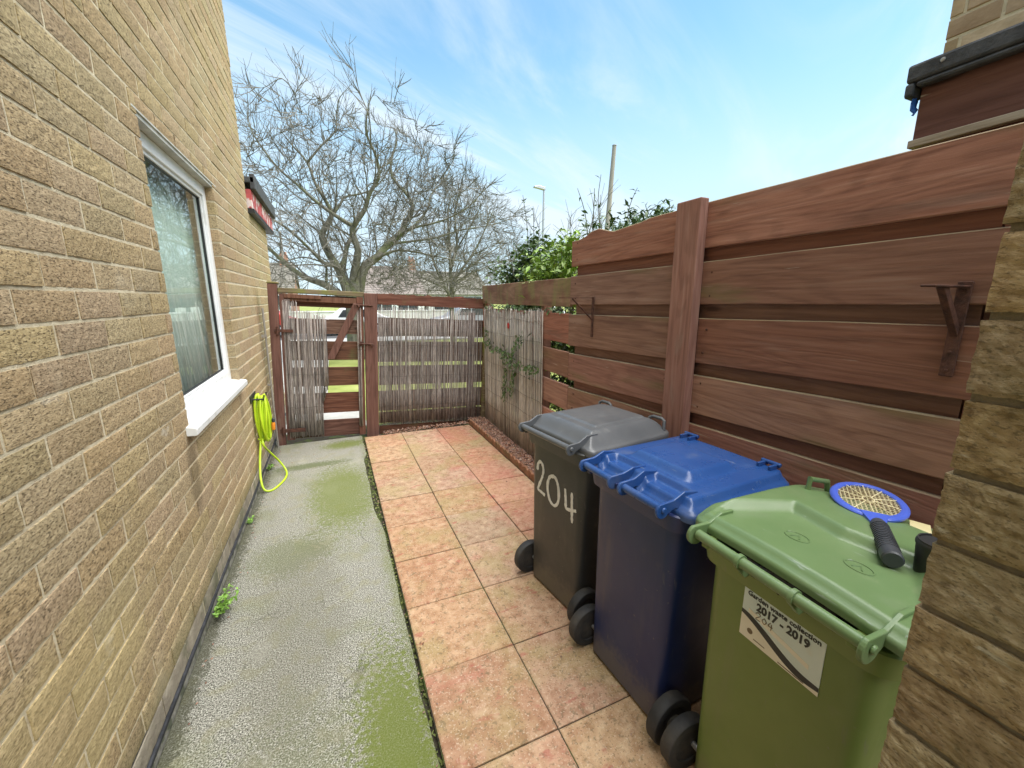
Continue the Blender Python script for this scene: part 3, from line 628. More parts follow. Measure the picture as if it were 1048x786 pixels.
reeds('reed_screen', lambda a, d: (a, d), -.955, -.50, None, rt, lambda a: .03 if a < -.58 else .42 - .5 * max(0, -.53 - a) / .05 * 0 + .25 * (a + .58) / .08, gate, True, 128, wires=(.4, .8, 1.2), depth=-.012, rr=(.0022, .0042))
reeds('reed_screen', lambda a, d: (a, d), -.162, -.118, None, lambda a: 1.60, lambda a: .12, gate, True, 12, wires=(.5, 1.1), depth=-.012)
mb = MB(); mb.box((-1.05, -.034, .10), (-.78, -.0235, .145)); mb.tube([(-1.02, -.032, .07), (-1.02, -.032, .175)], .013, 10); mb.build('hinge', 'rust', gate, local=True, bevel=.002)
mb = MB(); mb.box((-1.05, -.034, 1.30), (-.86, -.0235, 1.335)); mb.tube([(-1.02, -.032, 1.27), (-1.02, -.032, 1.365)], .012, 10); mb.build('hinge', 'rust', gate, local=True, bevel=.002)
mb = MB(); mb.box((-.16, -.02, 1.62), (-.09, -.006, 1.665)); mb.tube([(-.19, -.03, 1.643), (.02, -.04, 1.643)], .008, 8); mb.tube([(-.14, -.03, 1.643), (-.14, -.07, 1.62)], .007, 8); mb.build('bolt', 'rust', gate, local=True)
mb = MB(); mb.box((-.14, -.02, 1.145), (-.09, -.006, 1.20)); mb.tube([(-.15, -.03, 1.172), (.02, -.045, 1.172)], .009, 8); mb.lathe([(0, .012), (.02, .02), (.03, .012)], (.0, -.045, 1.165), (0, -1, 0), 12); mb.build('latch', 'rust', gate, local=True)

bp = thing('reed_fence_panel', 'low board panel covered with grey reed screening to the right of the gate', 'fence panel', GO, LEAN)
PB = [(.12, .265), (.285, .555), (.63, .885), (.935, 1.20), (1.27, 1.50)]
mb = MB()
for (a, b) in PB: mb.box((.085, .036, a), (1.53, .056, b), jit=.003)
mb.box((.085, .036, -.03), (1.53, .056, .085), jit=.003)
mb.build('board_panel', 'wood_x', bp, local=True, bevel=.003)
mb = MB(); 
nn = 60
pt = [(.08 + 1.40 * i / nn, 1.66 + .012 * noise.noise(Vector((i * .5, 3, 0)))) for i in range(nn + 1)]; pu = [(.08 + 1.40 * i / nn, 1.795 + .02 * noise.noise(Vector((i * .35, 0, 7)))) for i in range(nn + 1)]
mb.prism([(x, -.006, z) for x, z in pt] + [(x, -.006, z) for x, z in pu[::-1]], (0, .03, 0)); mb.build('top_rail', 'wood_x', bp, local=True)
reeds('reed_screen', lambda a, d: (a, d), .085, 1.47, None, lambda a: 1.655 + .03 * noise.noise(Vector((a * 30, 0, 0))), lambda a: .12 - .03 * a, bp, True, 285, wires=(.35, .75, 1.15, 1.5), depth=.012, rr=(.0022, .0040))
mb = MB(); mb.box((1.485, -.05, -.1), (1.57, .035, 1.86)); mb.build('post', 'mossy', bp, local=True, bevel=.008)
mb = MB(); mb.box((1.30, .058, -.1), (1.38, .12, 1.6)); mb.build('post', 'gate_brown', bp, local=True, bevel=.006)
# bare conduit and drain cover by the wall beside the gate
mb = MB(); mb.tube([(-.705, 5.30, -.02), (-.70, 5.30, .9), (-.695, 5.30, 1.62)], .011, 8); mb.box((-.735, 5.285, 1.30), (-.685, 5.31, 1.33)); mb.box((-.735, 5.285, .75), (-.69, 5.31, .77))
tag(mb.build('conduit_pipe', 'pale_pole', smooth=True), 'thin pale pipe running up the corner beside the gate post', 'pipe')

# ------------------------------------------------------------------ shelf brackets on the fence
br = thing('shelf_bracket', 'rusty brown bracket with a wide arm, near the brick pillar', 'bracket', (FXF, .645, 1.62), group='shelf brackets on the fence')
mb = MB()
mb.box((FXF - .012, .627, 1.47), (FXF - .003, .662, 1.775)); mb.box((FXF - .235, .627, 1.755), (FXF - .0125, .662, 1.762))
mb.prism([(FXF - .0125, .634, 1.60), (FXF - .0125, .634, 1.635), (FXF - .13, .634, 1.7545), (FXF - .165, .634, 1.7545)], (0, .02, 0))
mb.build('bracket_arm', 'rust', br, bevel=.0025)
for z in (1.745, 1.49, 1.55):
    mb = MB(); mb.lathe([(0, .0055), (.003, .005), (.004, .002)], (FXF - .012, .645, z), (-1, 0, 0), 10); mb.build('screw', 'rust', br)
br = thing('shelf_bracket', 'thin dark bracket with a diagonal stay, near the far end of the tall fence', 'bracket', (FXF, 2.68, 1.6), group='shelf brackets on the fence')
mb = MB(); mb.box((FXF - .010, 2.67, 1.43), (FXF - .003, 2.69, 1.735)); mb.box((FXF - .30, 2.67, 1.725), (FXF - .0105, 2.69, 1.731)); mb.tube([(FXF - .011, 2.68, 1.565), (FXF - .19, 2.68, 1.722)], .0065, 8)
mb.build('bracket_arm', 'rust', br)

# ------------------------------------------------------------------ brick pier at the right, close to the lens
pier = thing('brick_wall', 'weathered dark brick wall end on the right, close to the green bin', 'wall', (.82, -.4, 0))
mb = MB()
PX = .722
brick_wall(mb, PX, -1, -1.5, .232, .0, 2.6, (), lambda y, z: (44, 14) if y > -.4 else None, bl=.47, jt=.0095, rec=.008, amp=.0024, dep=.105)
mb.build('wall', ['dark_brick', 'dark_mortar'], pier)
mb = MB(); mb.box((PX + .10, -1.5, 0), (PX + .21, .20, 2.6)); mb.build('backing', 'dark_mortar', pier)

# ------------------------------------------------------------------ shed and neighbouring house, top right
shed = thing('shed', 'brown shed with black felt roof edge rising behind the fence at the right', 'shed', (2.9, -.3, 0))
mb = MB(); mb.box((2.2, -2.5, -.1), (3.1, 1.0, 2.30)); mb.build('wall', 'brown_fascia', shed)
mb = MB(); mb.box((2.165, -2.5, 2.30), (2.199, 1.0, 2.535)); mb.build('fascia', 'brown_fascia', shed, bevel=.004)
mb = MB(); mb.prism([(2.135, -2.5, 2.33), (2.164, -2.5, 2.33), (2.164, 1.0, 2.30), (2.135, 1.0, 2.30)], (0, 0, .028)); mb.build('trim_strip', 'raw_timber', shed, bevel=.003)
mb = MB(); mb.box((2.12, -2.5, 2.537), (3.1, 1.035, 2.60)); mb.box((2.12, 1.005, 2.485), (2.20, 1.035, 2.536)); mb.box((2.122, -2.5, 2.515), (2.163, 1.003, 2.536)); mb.build('roof', 'black_felt', shed, bevel=.012)
for y in (.93, .72, .5, .28):
    mb = MB(); mb.lathe([(0, .008), (.003, .007), (.004, .003)], (2.1195, y, 2.575), (-1, 0, 0), 10); mb.build('nail', 'steel', shed)
mb = MB()
vs = []
for i in range(7):
    for j in range(5):
        a, b = i / 6, j / 4
        vs.append((2.15 + .03 * a + .012 * noise.noise(Vector((a * 4, b * 4, 1))), 1.012 + .02 * noise.noise(Vector((a * 5, b * 5, 4))), 2.50 - .075 * b * (.5 + .5 * math.sin(3 * a))))
mb.add(vs, [(i * 5 + j, i * 5 + j + 1, (i + 1) * 5 + j + 1, (i + 1) * 5 + j) for i in range(6) for j in range(4)])
o = mb.build('blue_tarpaulin', 'blue_sheet', shed, smooth='all'); sm = o.modifiers.new('solid', 'SOLIDIFY'); sm.thickness = .003
nh = thing('neighbour_house', 'pale buff brick house corner high above the shed at the right', 'house', (4.0, 0, 0))
mb = MB(); brick_wall(mb, 3.2, -1, -3.0, 1.41, 2.1, 6.4); mb.build('wall', ['pale_brick', 'mortar'], nh)
mb = MB(); mb.box((3.305, -3.0, -.1), (7, 1.39, 6.4)); mb.build('side_wall', 'pale_brick', nh)
mb = MB(); mb.box((3.0, -3.2, 6.41), (7.2, 1.6, 6.6)); mb.build('roof', 'roof_grey', nh)

# ------------------------------------------------------------------ wheelie bins
def rrect(x0, x1, hw, r, z, n=5):
    pts = []
    for cx, cy, a0 in ((x1 - r, hw - r, 0), (x0 + r, hw - r, 90), (x0 + r, -hw + r, 180), (x1 - r, -hw + r, 270)):
        for i in range(n + 1):
            a = R(a0 + 90 * i / n); pts.append(Vector((cx + r * math.cos(a), cy + r * math.sin(a), z)))
    return pts

def bin_(label, loc, yaw, body_m, lid_m, kind):
    t = thing('wheelie_bin', label, 'wheelie bin', loc, (0, 0, R(yaw)), 'wheelie bins in a row along the fence')
    mb = MB()
    S = [(.006, .080, .44, .20, .03), (.016, .072, .455, .215, .032), (.20, .072, .485, .220, .038), (.50, .072, .53, .227, .045), (.86, .072, .585, .238, .06), (.885, .070, .59, .240, .06), (.89, .052, .612, .262, .065), (.935, .045, .62, .27, .07), (.955, .043, .622, .272, .07), (.96, .047, .617, .267, .07), (.958, .075, .595, .24, .055), (.80, .085, .575, .225, .05)]
    mb.loft([rrect(a, b, h, r, z) for z, a, b, h, r in S], cap1=False)
    body = mb.build('body', body_m, t, local=True, smooth=True, angle=32)
    # gussets below the rim at the back, where the handle grows out of the body
    hz = .992
    for y in ((-.20, .20) if kind != 'double' else (-.20, -.02, .03, .20)):
        mb = MB(); mb.box((.004, y - .011, hz - .035), (.050, y + .011, hz - .008)); mb.build('handle_stem', body_m, body, local=True, bevel=.003)
    # grip bars
    segs = {'single': [(-.212, .212)], 'double': [(-.215, -.028), (.032, .215)], 'rings': [(-.222, .222)]}[kind]
    for a, b in segs:
        mb = MB(); mb.tube([(0, a, hz), (0, a * .5 + b * .5, hz), (0, b, hz)], .0155, 16)
        if kind == 'rings':
            for yy in (-.075, .075):
                mb.tube([(0, yy - .006, hz), (0, yy + .006, hz)], .021, 16)
                mb.prism([(-.012, yy - .006, hz - .017), (.012, yy - .006, hz - .017), (.055, yy - .006, hz - .03), (.055, yy - .006, .945), (.02, yy - .006, .94)], (0, .012, 0))
        mb.build('handle', lid_m, t, local=True, smooth=True)
    # lid
    hw, xa, xe, rf, rr = .288, (.070 if kind != 'rings' else .05), .672, .075, .03
    def hwx(x):
        h = hw
        if x > xe - rf: h = hw - rf + math.sqrt(max(0, rf * rf - (x - (xe - rf)) ** 2))
        if x < xa + rr: h = min(h, hw - rr + math.sqrt(max(0, rr * rr - (xa + rr - x) ** 2)))
        return h
    def height(x, y):
        H = hwx(x); de = min(H - abs(y), xe - x, (x - xa))      # distance to the edge
        crown = .012 * (1 - (y / hw) ** 2) 
        if kind == 'single':
            d = min((H - abs(y)) / .105, (xe - x) / .10, (x - xa + .012) / .10)
            z = .985 + .064 * smooth01(d) ** .9 + crown * .6 + .006 * smooth01((x - .2) / .01) * smooth01((.58 - x) / .01) * smooth01((.17 - abs(y)) / .02)
            if abs(y) < .17 and x < .17: z -= .0
        elif kind == 'double':
            z = .978 + .012 * smooth01(de / .012) + .030 * smooth01((de - .016) / .022)
            z += .030 * smooth01((.175 - abs(y)) / .045) * smooth01((x - .185) / .05) * smooth01((.50 - x) / .05) + crown * .4
            pk = max(smooth01((.028 - abs(abs(y - .0) - .116) + .06) / .016) * smooth01((.17 - x) / .02), 0)
            z -= .026 * pk
        else:
            z = .988 + .020 * smooth01(de / .03) + crown + .018 * smooth01((xe - x) / .30)
            sl = smooth01((x - (.285 + .06 * abs(y) / .28)) / .035)
            side = smooth01((abs(y) - (.245 - .55 * max(0, x - .14))) / .045)
            z += .030 * max(sl, side * smooth01((x - .05) / .1))* smooth01((xe - x) / .18)
        return z
    NX, NY = 84, 76
    vs = []
    for i in range(NX + 1):
        u = i / NX; x = xa + (xe - xa) * u
        x = max(xa + 1e-4, min(xe - 1e-4, x)); H = hwx(x)
        for j in range(NY + 1):
            v = -1 + 2 * j / NY
            vs.append((x, H * v, height(x, H * v)))
    W_ = NY + 1
    fs = [(i * W_ + j, (i + 1) * W_ + j, (i + 1) * W_ + j + 1, i * W_ + j + 1) for i in range(NX) for j in range(NY)]
    ring = [i * W_ for i in range(NX)] + [NX * W_ + j for j in range(NY)] + [i * W_ + NY for i in range(NX, 0, -1)] + [j for j in range(NY, 0, -1)]
    cx = (xa + xe) / 2; lip = {'single': .035, 'double': .030, 'rings': .026}[kind]
    prev = ring
    for (out, dn) in ((.006, .004), (.008, .5 * lip), (.008, lip), (.0, lip)):
        b = len(vs)
        for k in ring:
            x, y, z = vs[k]; n = Vector((x - cx, y, 0)); n.x = math.copysign(abs(n.x / .3) ** 4, n.x); n.y = math.copysign(abs(n.y / .29) ** 4, n.y); n.normalize()
            vs.append((x + n.x * out, y + n.y * out, z - dn))
        cur = list(range(b, b + len(ring)))
        L = len(ring)
        fs += [(prev[k], prev[(k + 1) % L], cur[(k + 1) % L], cur[k]) for k in range(L)][::1]
        prev = cur
    mb = MB(); mb.add(vs, [f[::-1] for f in fs[NX * NY:]] + fs[:NX * NY])
    lid = mb.build('lid', lid_m, t, local=True, smooth=True, angle=50)
    # hinge lugs on the lid
    lugs = {'single': [(-.214, 1), (.214, 1)], 'double': [(-.222, 1), (-.026, 1), (.034, 1), (.222, 1)], 'rings': [(-.232, 1), (.232, 1)]}[kind]
    for y, _ in lugs:
        mb = MB()
        r = .030 if kind != 'rings' else .034
        arc = [(r * math.cos(R(a)), hz - .004 + r * math.sin(R(a))) for a in range(120, 331, 15)]
        x2 = .17 if kind != 'rings' else .15
        zz = height(x2, y) + (.004 if kind != 'rings' else .010)
        top = [(.10, height(.12, y) + (.016 if kind == 'double' else .01)), (.05, hz + .025)]
        prof = arc + [(.055, hz - .008), (.09, .978), (x2, .985), (x2, zz)] + top
        mb.prism([(x, y - .006, z) for x, z in prof], (0, .012, 0))
        mb.lathe([(0, .012), (.006, .011), (.008, .007)], (0, y + math.copysign(.006, y), hz), (0, math.copysign(1, y), 0), 14)
        mb.build('hinge_lug', lid_m, lid, local=True, bevel=.004)
    # lid handles
    if kind == 'double':
        for y in (-.20, .20):
            mb = MB(); x0 = .60
            z0 = height(x0, y)
            mb.box((x0 - .012, y - .03, z0 - .002), (x0 + .052, y - .018, z0 + .018)); mb.box((x0 - .012, y + .018, z0 - .002), (x0 + .052, y + .03, z0 + .018)); mb.tube([(x0 + .04, y - .04, z0 + .016), (x0 + .04, y + .04, z0 + .016)], .009, 10)
            mb.build('lid_handle', lid_m, lid, local=True, bevel=.003)
    else:
        for y in ((-.205, .205) if kind == 'single' else (.215,)):
            mb = MB(); x0 = .625 if kind == 'single' else .56
            w = .055 if kind == 'single' else .05; hh = .032 if kind == 'single' else .04
            if kind == 'single':
                path = [(x0, y - w, height(x0, y - w) - .006), (x0 + .008, y - w * .9, height(x0, y) + hh * .7), (x0 + .012, y - w * .55, height(x0, y) + hh), (x0 + .012, y + w * .55, height(x0, y) + hh), (x0 + .008, y + w * .9, height(x0, y) + hh * .7), (x0, y + w, height(x0, y + w) - .006)]
            else:
                path = [(x0 - w * .2 + s * .12, y + .0 + .0 * s, height(x0 + s * .12, y) + (hh if k else -.004)) for s, k in ((-.5, 0), (-.46, 1), (.36, 1), (.46, 0))]
            mb.tube(path, .0095, 10); mb.build('lid_handle', lid_m, lid, local=True, smooth=True)
    # axle and wheels
    mb = MB(); mb.tube([(.105, -.262, .10), (.105, .262, .10)], .011, 10); mb.build('axle', 'steel', t, local=True, smooth=True)
    for sgn in (-1, 1):
        mb = MB(); mb.lathe([(-.020, .062), (-.024, .066), (-.0255, .088), (-.0235, .097), (-.018, .101), (.018, .101), (.0235, .097), (.0255, .088), (.024, .066), (.020, .062)], (.085, sgn * .262, .101), (0, 1, 0), 32)
        wh = mb.build('wheel', 'tyre', t, local=True, smooth=True)
        mb = MB(); mb.lathe([(-.004, .063), (-.001, .060), (.000, .034), (.008, .028), (.010, .012), (.004, .0)], (.085, sgn * .280, .101), (0, sgn, 0), 24); mb.build('hub', 'pl_black', wh, local=True, smooth=True)
    return t, body, lid, height

TXT = (R(90), 0, R(-90))
def stroke(mb, pts, w, x, n=6):
    """brush stroke on the rear wall of a bin: points (y, z)"""
    vs = []
    P = [Vector((0, a, b)) for a, b in pts]
    fine = []
    for i in range(len(P) - 1):
        p0, p1, p2, p3 = P[max(i - 1, 0)], P[i], P[i + 1], P[min(i + 2, len(P) - 1)]
        for k in range(n):
            s = k / n
            fine.append(.5 * ((2 * p1) + (p2 - p0) * s + (2 * p0 - 5 * p1 + 4 * p2 - p3) * s * s + (3 * p1 - p0 - 3 * p2 + p3) * s ** 3))
    fine.append(P[-1])
    for i, p in enumerate(fine):
        d = (fine[min(i + 1, len(fine) - 1)] - fine[max(i - 1, 0)]).normalized(); q = Vector((0, -d.z, d.y))
        ww = w * (.78 + .35 * noise.noise(Vector((p.y * 60, p.z * 60, 3)))) * (.6 if i in (0, len(fine) - 1) else 1)
        for s in (-1, 1): vs.append((x(p.z) - .0022, p.y + q.y * ww * s, p.z + q.z * ww * s))
        for s in (1, -1): vs.append((x(p.z) + .001, p.y + q.y * ww * s, p.z + q.z * ww * s))
    mb.add(vs, [(4 * i + a, 4 * i + (a + 1) % 4, 4 * i + 4 + (a + 1) % 4, 4 * i + 4 + a) for i in range(len(fine) - 1) for a in range(4)])
rearx = lambda z: .0735 - .001 * (z - .2) / .66 - .0003

bk, bkb, bkl, _ = bin_('dark grey wheelie bin with 204 hand painted in white', (.985, 1.825, .012), 8, 'pl_black', 'pl_grey_lid', 'single')
mb = MB()
S2 = lambda P: [((y - .02) * 1.12 - .01, (z - .70) * 1.18 + .675) for y, z in P]
stroke(mb, S2([(.175, .745), (.165, .785), (.14, .795), (.122, .765), (.13, .725), (.16, .665), (.165, .645), (.135, .64), (.105, .635)]), .0115, rearx)
stroke(mb, S2([(.03, .76), (.068, .745), (.085, .69), (.065, .63), (.025, .615), (-.005, .65), (-.005, .71), (.015, .752), (.045, .762)]), .0115, rearx)
stroke(mb, S2([(-.055, .735), (-.062, .68), (-.065, .645), (-.09, .645), (-.14, .66)]), .0115, rearx)
stroke(mb, S2([(-.105, .735), (-.108, .66), (-.112, .59)]), .0115, rearx)
mb.build('lettering', 'white_paint', bkb, local=True)
bl, _, _, _ = bin_('navy wheelie bin with a bright blue lid, between the dark grey and green bins', (.985, 1.205, .012), 3, 'pl_blue', 'pl_blue_lid', 'double')
gr, grb, grl, gh = bin_('green wheelie bin carrying a garden waste sticker and the blue racket', (.985, .60, .012), -1.5, 'pl_green', 'pl_green_lid', 'rings')
# sticker: pale blue upper field, dark swoosh, cream foot
st = MB(); sy0, sy1, sz0, sz1 = .10, -.125, .718, .886
sx = .0715
st.box((sx - .0012, sy1, sz0), (sx + .004, sy0, sz1))
stk = st.build('sticker', 'sticker', grb, local=True)
mb = MB(); nn = 24
yy = [sy0 + (sy1 - sy0) * i / nn for i in range(nn + 1)]
zc = [sz0 + .085 - .060 * smooth01(i / nn * 1.15) for i in range(nn + 1)]
zd = [z - .012 - .014 * (i / nn) * (1 - i / nn) * 3 for i, z in enumerate(zc)]
for a, b, q, mi in ((zc, zd, .0022, 0),):
    mb.prism([(sx - q, y, z) for y, z in zip(yy, a)] + [(sx - q, y, z) for y, z in zip(yy[::-1], b[::-1])], (.0012, 0, 0))
mb.build('dark_band', 'ink', stk, local=True)
mb = MB(); mb.prism([(sx - .0018, y, max(z, sz0 + .0005)) for y, z in zip(yy, zd)] + [(sx - .0018, sy1, sz0), (sx - .0018, sy0, sz0)], (.0008, 0, 0)); mb.build('cream_foot', 'sticker_white', stk, local=True)
mb = MB(); mb.prism([(sx - .0017, sy0 - .02, sz0 + .086), (sx - .0017, sy1 + .03, sz0 + .052), (sx - .0017, sy1 + .03, sz0 + .066), (sx - .0017, sy0 - .02, sz0 + .10)], (.0006, 0, 0)); mb.build('name_strip', 'sticker_white', stk, local=True)
text_mesh('lettering', 'Garden waste collection', .0205, 'ink', stk, (sx - .002, sy0 - .012, sz1 - .027), TXT, .0004, sx=1.0)
text_mesh('lettering', '2017 - 2019', .033, 'ink', stk, (sx - .002, sy0 - .042, sz1 - .058), TXT, .0012, sx=.92)
mb = MB()
stx = lambda z: sx
stroke(mb, [(.058, 0.817), (.05, 0.823), (.044, 0.817), (.056, 0.801), (.042, 0.801)], .0014, stx)
stroke(mb, [(.032, 0.820), (.025, 0.811), (.031, 0.802), (.037, 0.810), (.031, 0.820)], .0014, stx)
stroke(mb, [(.013, 0.821), (.019, 0.808), (.006, 0.809)], .0014, stx); stroke(mb, [(.010, 0.818), (.010, 0.798)], .0014, stx)
mb.build('handwriting', 'pencil', stk, local=True)
mb = MB(); mb.lathe([(0, .0085), (.0008, .0085)], (sx - .0018, .068, sz0 + .03), (-1, 0, 0), 16); mb.build('emblem', 'pencil', stk, local=True)
mb = MB(); mb.box((sx - .0024, .02, sz0 + .012), (sx - .0018, .055, sz0 + .0145)); mb.build('small_lettering', 'pencil', stk, local=True)
mb = MB(); mb.box((sx - .0024, -.09, sz0 + .004), (sx - .0018, -.02, sz0 + .0065)); mb.build('small_lettering', 'pencil', stk, local=True)
# embossed marks on the green lid
for (x, y, a) in ((.19, .05, 0), (.20, -.10, .3)):
    mb = MB(); z = gh(x, y)
    pts = [(x + .022 * math.cos(R(k)), y + .032 * math.sin(R(k)), gh(x + .022 * math.cos(R(k)), y + .032 * math.sin(R(k))) + .0005) for k in range(0, 361, 15)]
    mb.tube(pts, .0022, 6)
    mb.tube([(x - .01, y - .012, z + .0005), (x + .01, y + .0, z + .0005), (x - .01, y + .012, z + .0005)], .002, 6)
    mb.build('embossed_mark', 'pl_green_lid', grl, local=True, smooth=True)
# folded bin bag showing under the lid
mb = MB(); na, nb2 = 60, 8; vs = []
for i in range(na + 1):
    for j in range(nb2 + 1):
        y = .445 + .29 * i / na; a = j / nb2
        d = noise.noise(Vector((y * 34, a * 3, 0))) * .012 + noise.noise(Vector((y * 80, a * 6, 5))) * .006
        vs.append((1.018 + .04 * a + d * .5, y, .962 + .040 * math.sin(PI * min(1, a * 1.1)) * (.6 + .4 * math.sin(PI * i / na)) + d))
mb.add(vs, [(i * (nb2 + 1) + j, (i + 1) * (nb2 + 1) + j, (i + 1) * (nb2 + 1) + j + 1, i * (nb2 + 1) + j + 1) for i in range(na) for j in range(nb2)])
o = mb.build('bin_bag', 'bag', smooth=True); tag(o, 'crumpled black plastic bag poking out under the green lid', 'bag')
sm = o.modifiers.new('solid', 'SOLIDIFY'); sm.thickness = .002

# racket on the green lid
rk = thing('fly_swatter_racket', 'electric fly swatter racket, blue oval head and dark grip, on the green lid', 'racket', (1.54, .655, 1.082), (R(0), R(-2), R(34)))
mb = MB(); K = 40
ell = lambda a, q=1.0: (.118 * q * math.cos(a), .088 * q * math.sin(a))
def ringtube(q, z, r, sq): mb.tube([(*ell(2 * PI * k / K, q), z) for k in range(K + 1)], r, 10, squash=sq)
ringtube(1.0, 0, .011, Vector((0, 0, 1)) * .5); ringtube(.93, .002, .006, None)
mb.prism([(-.10, -.034, -.007), (-.10, .034, -.007), (-.165, .017, -.008), (-.165, -.017, -.008)], (0, 0, .017))
mb.build('head_frame', 'blue_rim', rk, local=True, smooth=True)
mb = MB()
for z, tt in ((-.002, 26), (.003, 0)):
    for k in range(-9, 10):
        x = k * .0118; h = .083 * math.sqrt(max(0, 1 - (x / .112) ** 2)); mb.tube([(x, -h, z), (x, h, z)], .0008, 4)
    for k in range(-7, 8):
        y = k * .0115; h = .112 * math.sqrt(max(0, 1 - (y / .084) ** 2)); mb.tube([(-h, y, z), (h, y, z)], .0008, 4)
for k in range(10):
    a = 2 * PI * k / 10
    mb.tube([(*ell(a, .16), .005), (*ell(a, .93), .005)], .0016, 5)
mb.tube([(*ell(2 * PI * k / 20, .17), .005) for k in range(21)], .002, 5)
mb.build('mesh', 'mesh', rk, local=True)
mb = MB(); pts = [(-.155, .0), (-.17, 0), (-.20, 0), (-.26, 0), (-.32, 0), (-.348, 0), (-.352, 0)]; rad = [.016, .020, .0205, .0215, .023, .0235, .020]
mb.tube([(x, 0, .004) for x, _ in pts], rad, 18)
for k in range(14): mb.tube([(-.185 - k * .0095, 0, .004), (-.189 - k * .0095, 0, .004)], .0228 + .0001 * k, 18)
mb.build('grip', 'grip', rk, local=True, smooth=True)
# yellowed label on the lid
lz = gh(.545, -.085) + .0145; mb = MB(); mb.box((1.495, .495, lz), (1.565, .54, lz + .0015), rot=Matrix.Rotation(R(24), 3, 'Z') @ Matrix.Rotation(R(1.5), 3, 'X')); tag(mb.build('paper_label', 'pale_label'), 'yellowed paper scrap lying on the green lid beside the racket', 'label')
# black pot beside the racket
pot = thing('plastic_pot', 'small black plastic pot on the green lid beside the brick wall', 'pot', (1.315, .405, 1.03))
mb = MB(); prof = [(0, .032), (.004, .034), (.085, .040), (.105, .041), (.110, .040), (.1095, .037), (.02, .031), (.012, .0)]
mb.lathe(prof, (0, 0, 0), (0, 0, 1), 28); pb = mb.build('pot_body', 'gasket', pot, local=True, smooth=True)
mb = MB(); mb.lathe([(.094, .0415), (.096, .0425), (.103, .0425), (.105, .0415)], (0, 0, 0), (0, 0, 1), 28); mb.build('rim', 'gasket', pot, local=True, smooth=True)

# ------------------------------------------------------------------ cable on the wall, socket, weeds
hk = thing('coiled_hose', 'yellow green hose coiled on a wall hook with a loop trailing on the path', 'hose', (-.72, 4.4, .6))
mb = MB()
for k in range(12):
    pts = []; oy = rnd.uniform(-.03, .03); ox = .008 + k * .0075; hgt = .22 + rnd.uniform(-.02, .02); wd = .085 + rnd.uniform(-.02, .02)
    for i in range(29):
        a = 2 * PI * i / 28
        pts.append((-.735 + ox + .012 * math.sin(a * 2 + k), 4.42 + oy + wd * math.sin(a) * (1 - .35 * math.cos(a)), .60 + hgt * math.cos(a) + rnd.uniform(-.003, .003)))
    mb.tube(pts, .0100, 8)
lp = [(-.70, 4.34, .42), (-.69, 4.30, .36), (-.665, 4.40, .26), (-.60, 4.46, .13), (-.545, 4.42, .035), (-.54, 4.30, .012), (-.58, 4.14, .010), (-.635, 4.04, .010), (-.69, 4.04, .03), (-.715, 4.10, .12), (-.722, 4.22, .25), (-.715, 4.33, .40)]
def catmull(P, n=6):
    P = [Vector(p) for p in P]; o = []
    for i in range(len(P) - 1):
        p0, p1, p2, p3 = P[max(i - 1, 0)], P[i], P[i + 1], P[min(i + 2, len(P) - 1)]
        for k in range(n):
            s = k / n; o.append(.5 * ((2 * p1) + (p2 - p0) * s + (2 * p0 - 5 * p1 + 4 * p2 - p3) * s * s + (3 * p1 - p0 - 3 * p2 + p3) * s ** 3))
    return o + [P[-1]]
mb.tube(catmull(lp), .0095, 8)
mb.tube([(-.735, 4.33, .42), (-.69, 4.35, .405), (-.655, 4.40, .41), (-.69, 4.46, .42), (-.735, 4.47, .43)], .009, 8)
mb.build('hose', 'hose', hk, smooth='all')
mb = MB(); mb.lathe([(0, .013), (.01, .017), (.06, .018), (.075, .014)], (-.618, 4.475, .455), (.05, .1, 1), 14); mb.build('connector', 'orange', hk, smooth=True)
mb = MB(); mb.lathe([(0, .012), (.01, .015), (.03, .015), (.04, .010)], (-.613, 4.483, .532), (.05, .1, 1), 14); mb.build('collar', 'grip', hk, smooth=True)
mb = MB(); mb.box((-.749, 4.28, .78), (-.742, 4.56, .845)); mb.tube([(-.742, 4.36, .80), (-.65, 4.36, .795), (-.645, 4.36, .835)], .008, 8); mb.tube([(-.742, 4.50, .80), (-.65, 4.50, .795), (-.645, 4.50, .835)], .008, 8)
tag(mb.build('wall_hook', 'gasket'), 'dark hook screwed to the brick wall holding the yellow green coil', 'hook')
mb = MB(); mb.box((-.749, 5.03, .38), (-.71, 5.10, .50)); ob = mb.build('socket_box', 'upvc', bevel=.006); tag(ob, 'small white outdoor socket box low on the wall near the gate', 'socket')

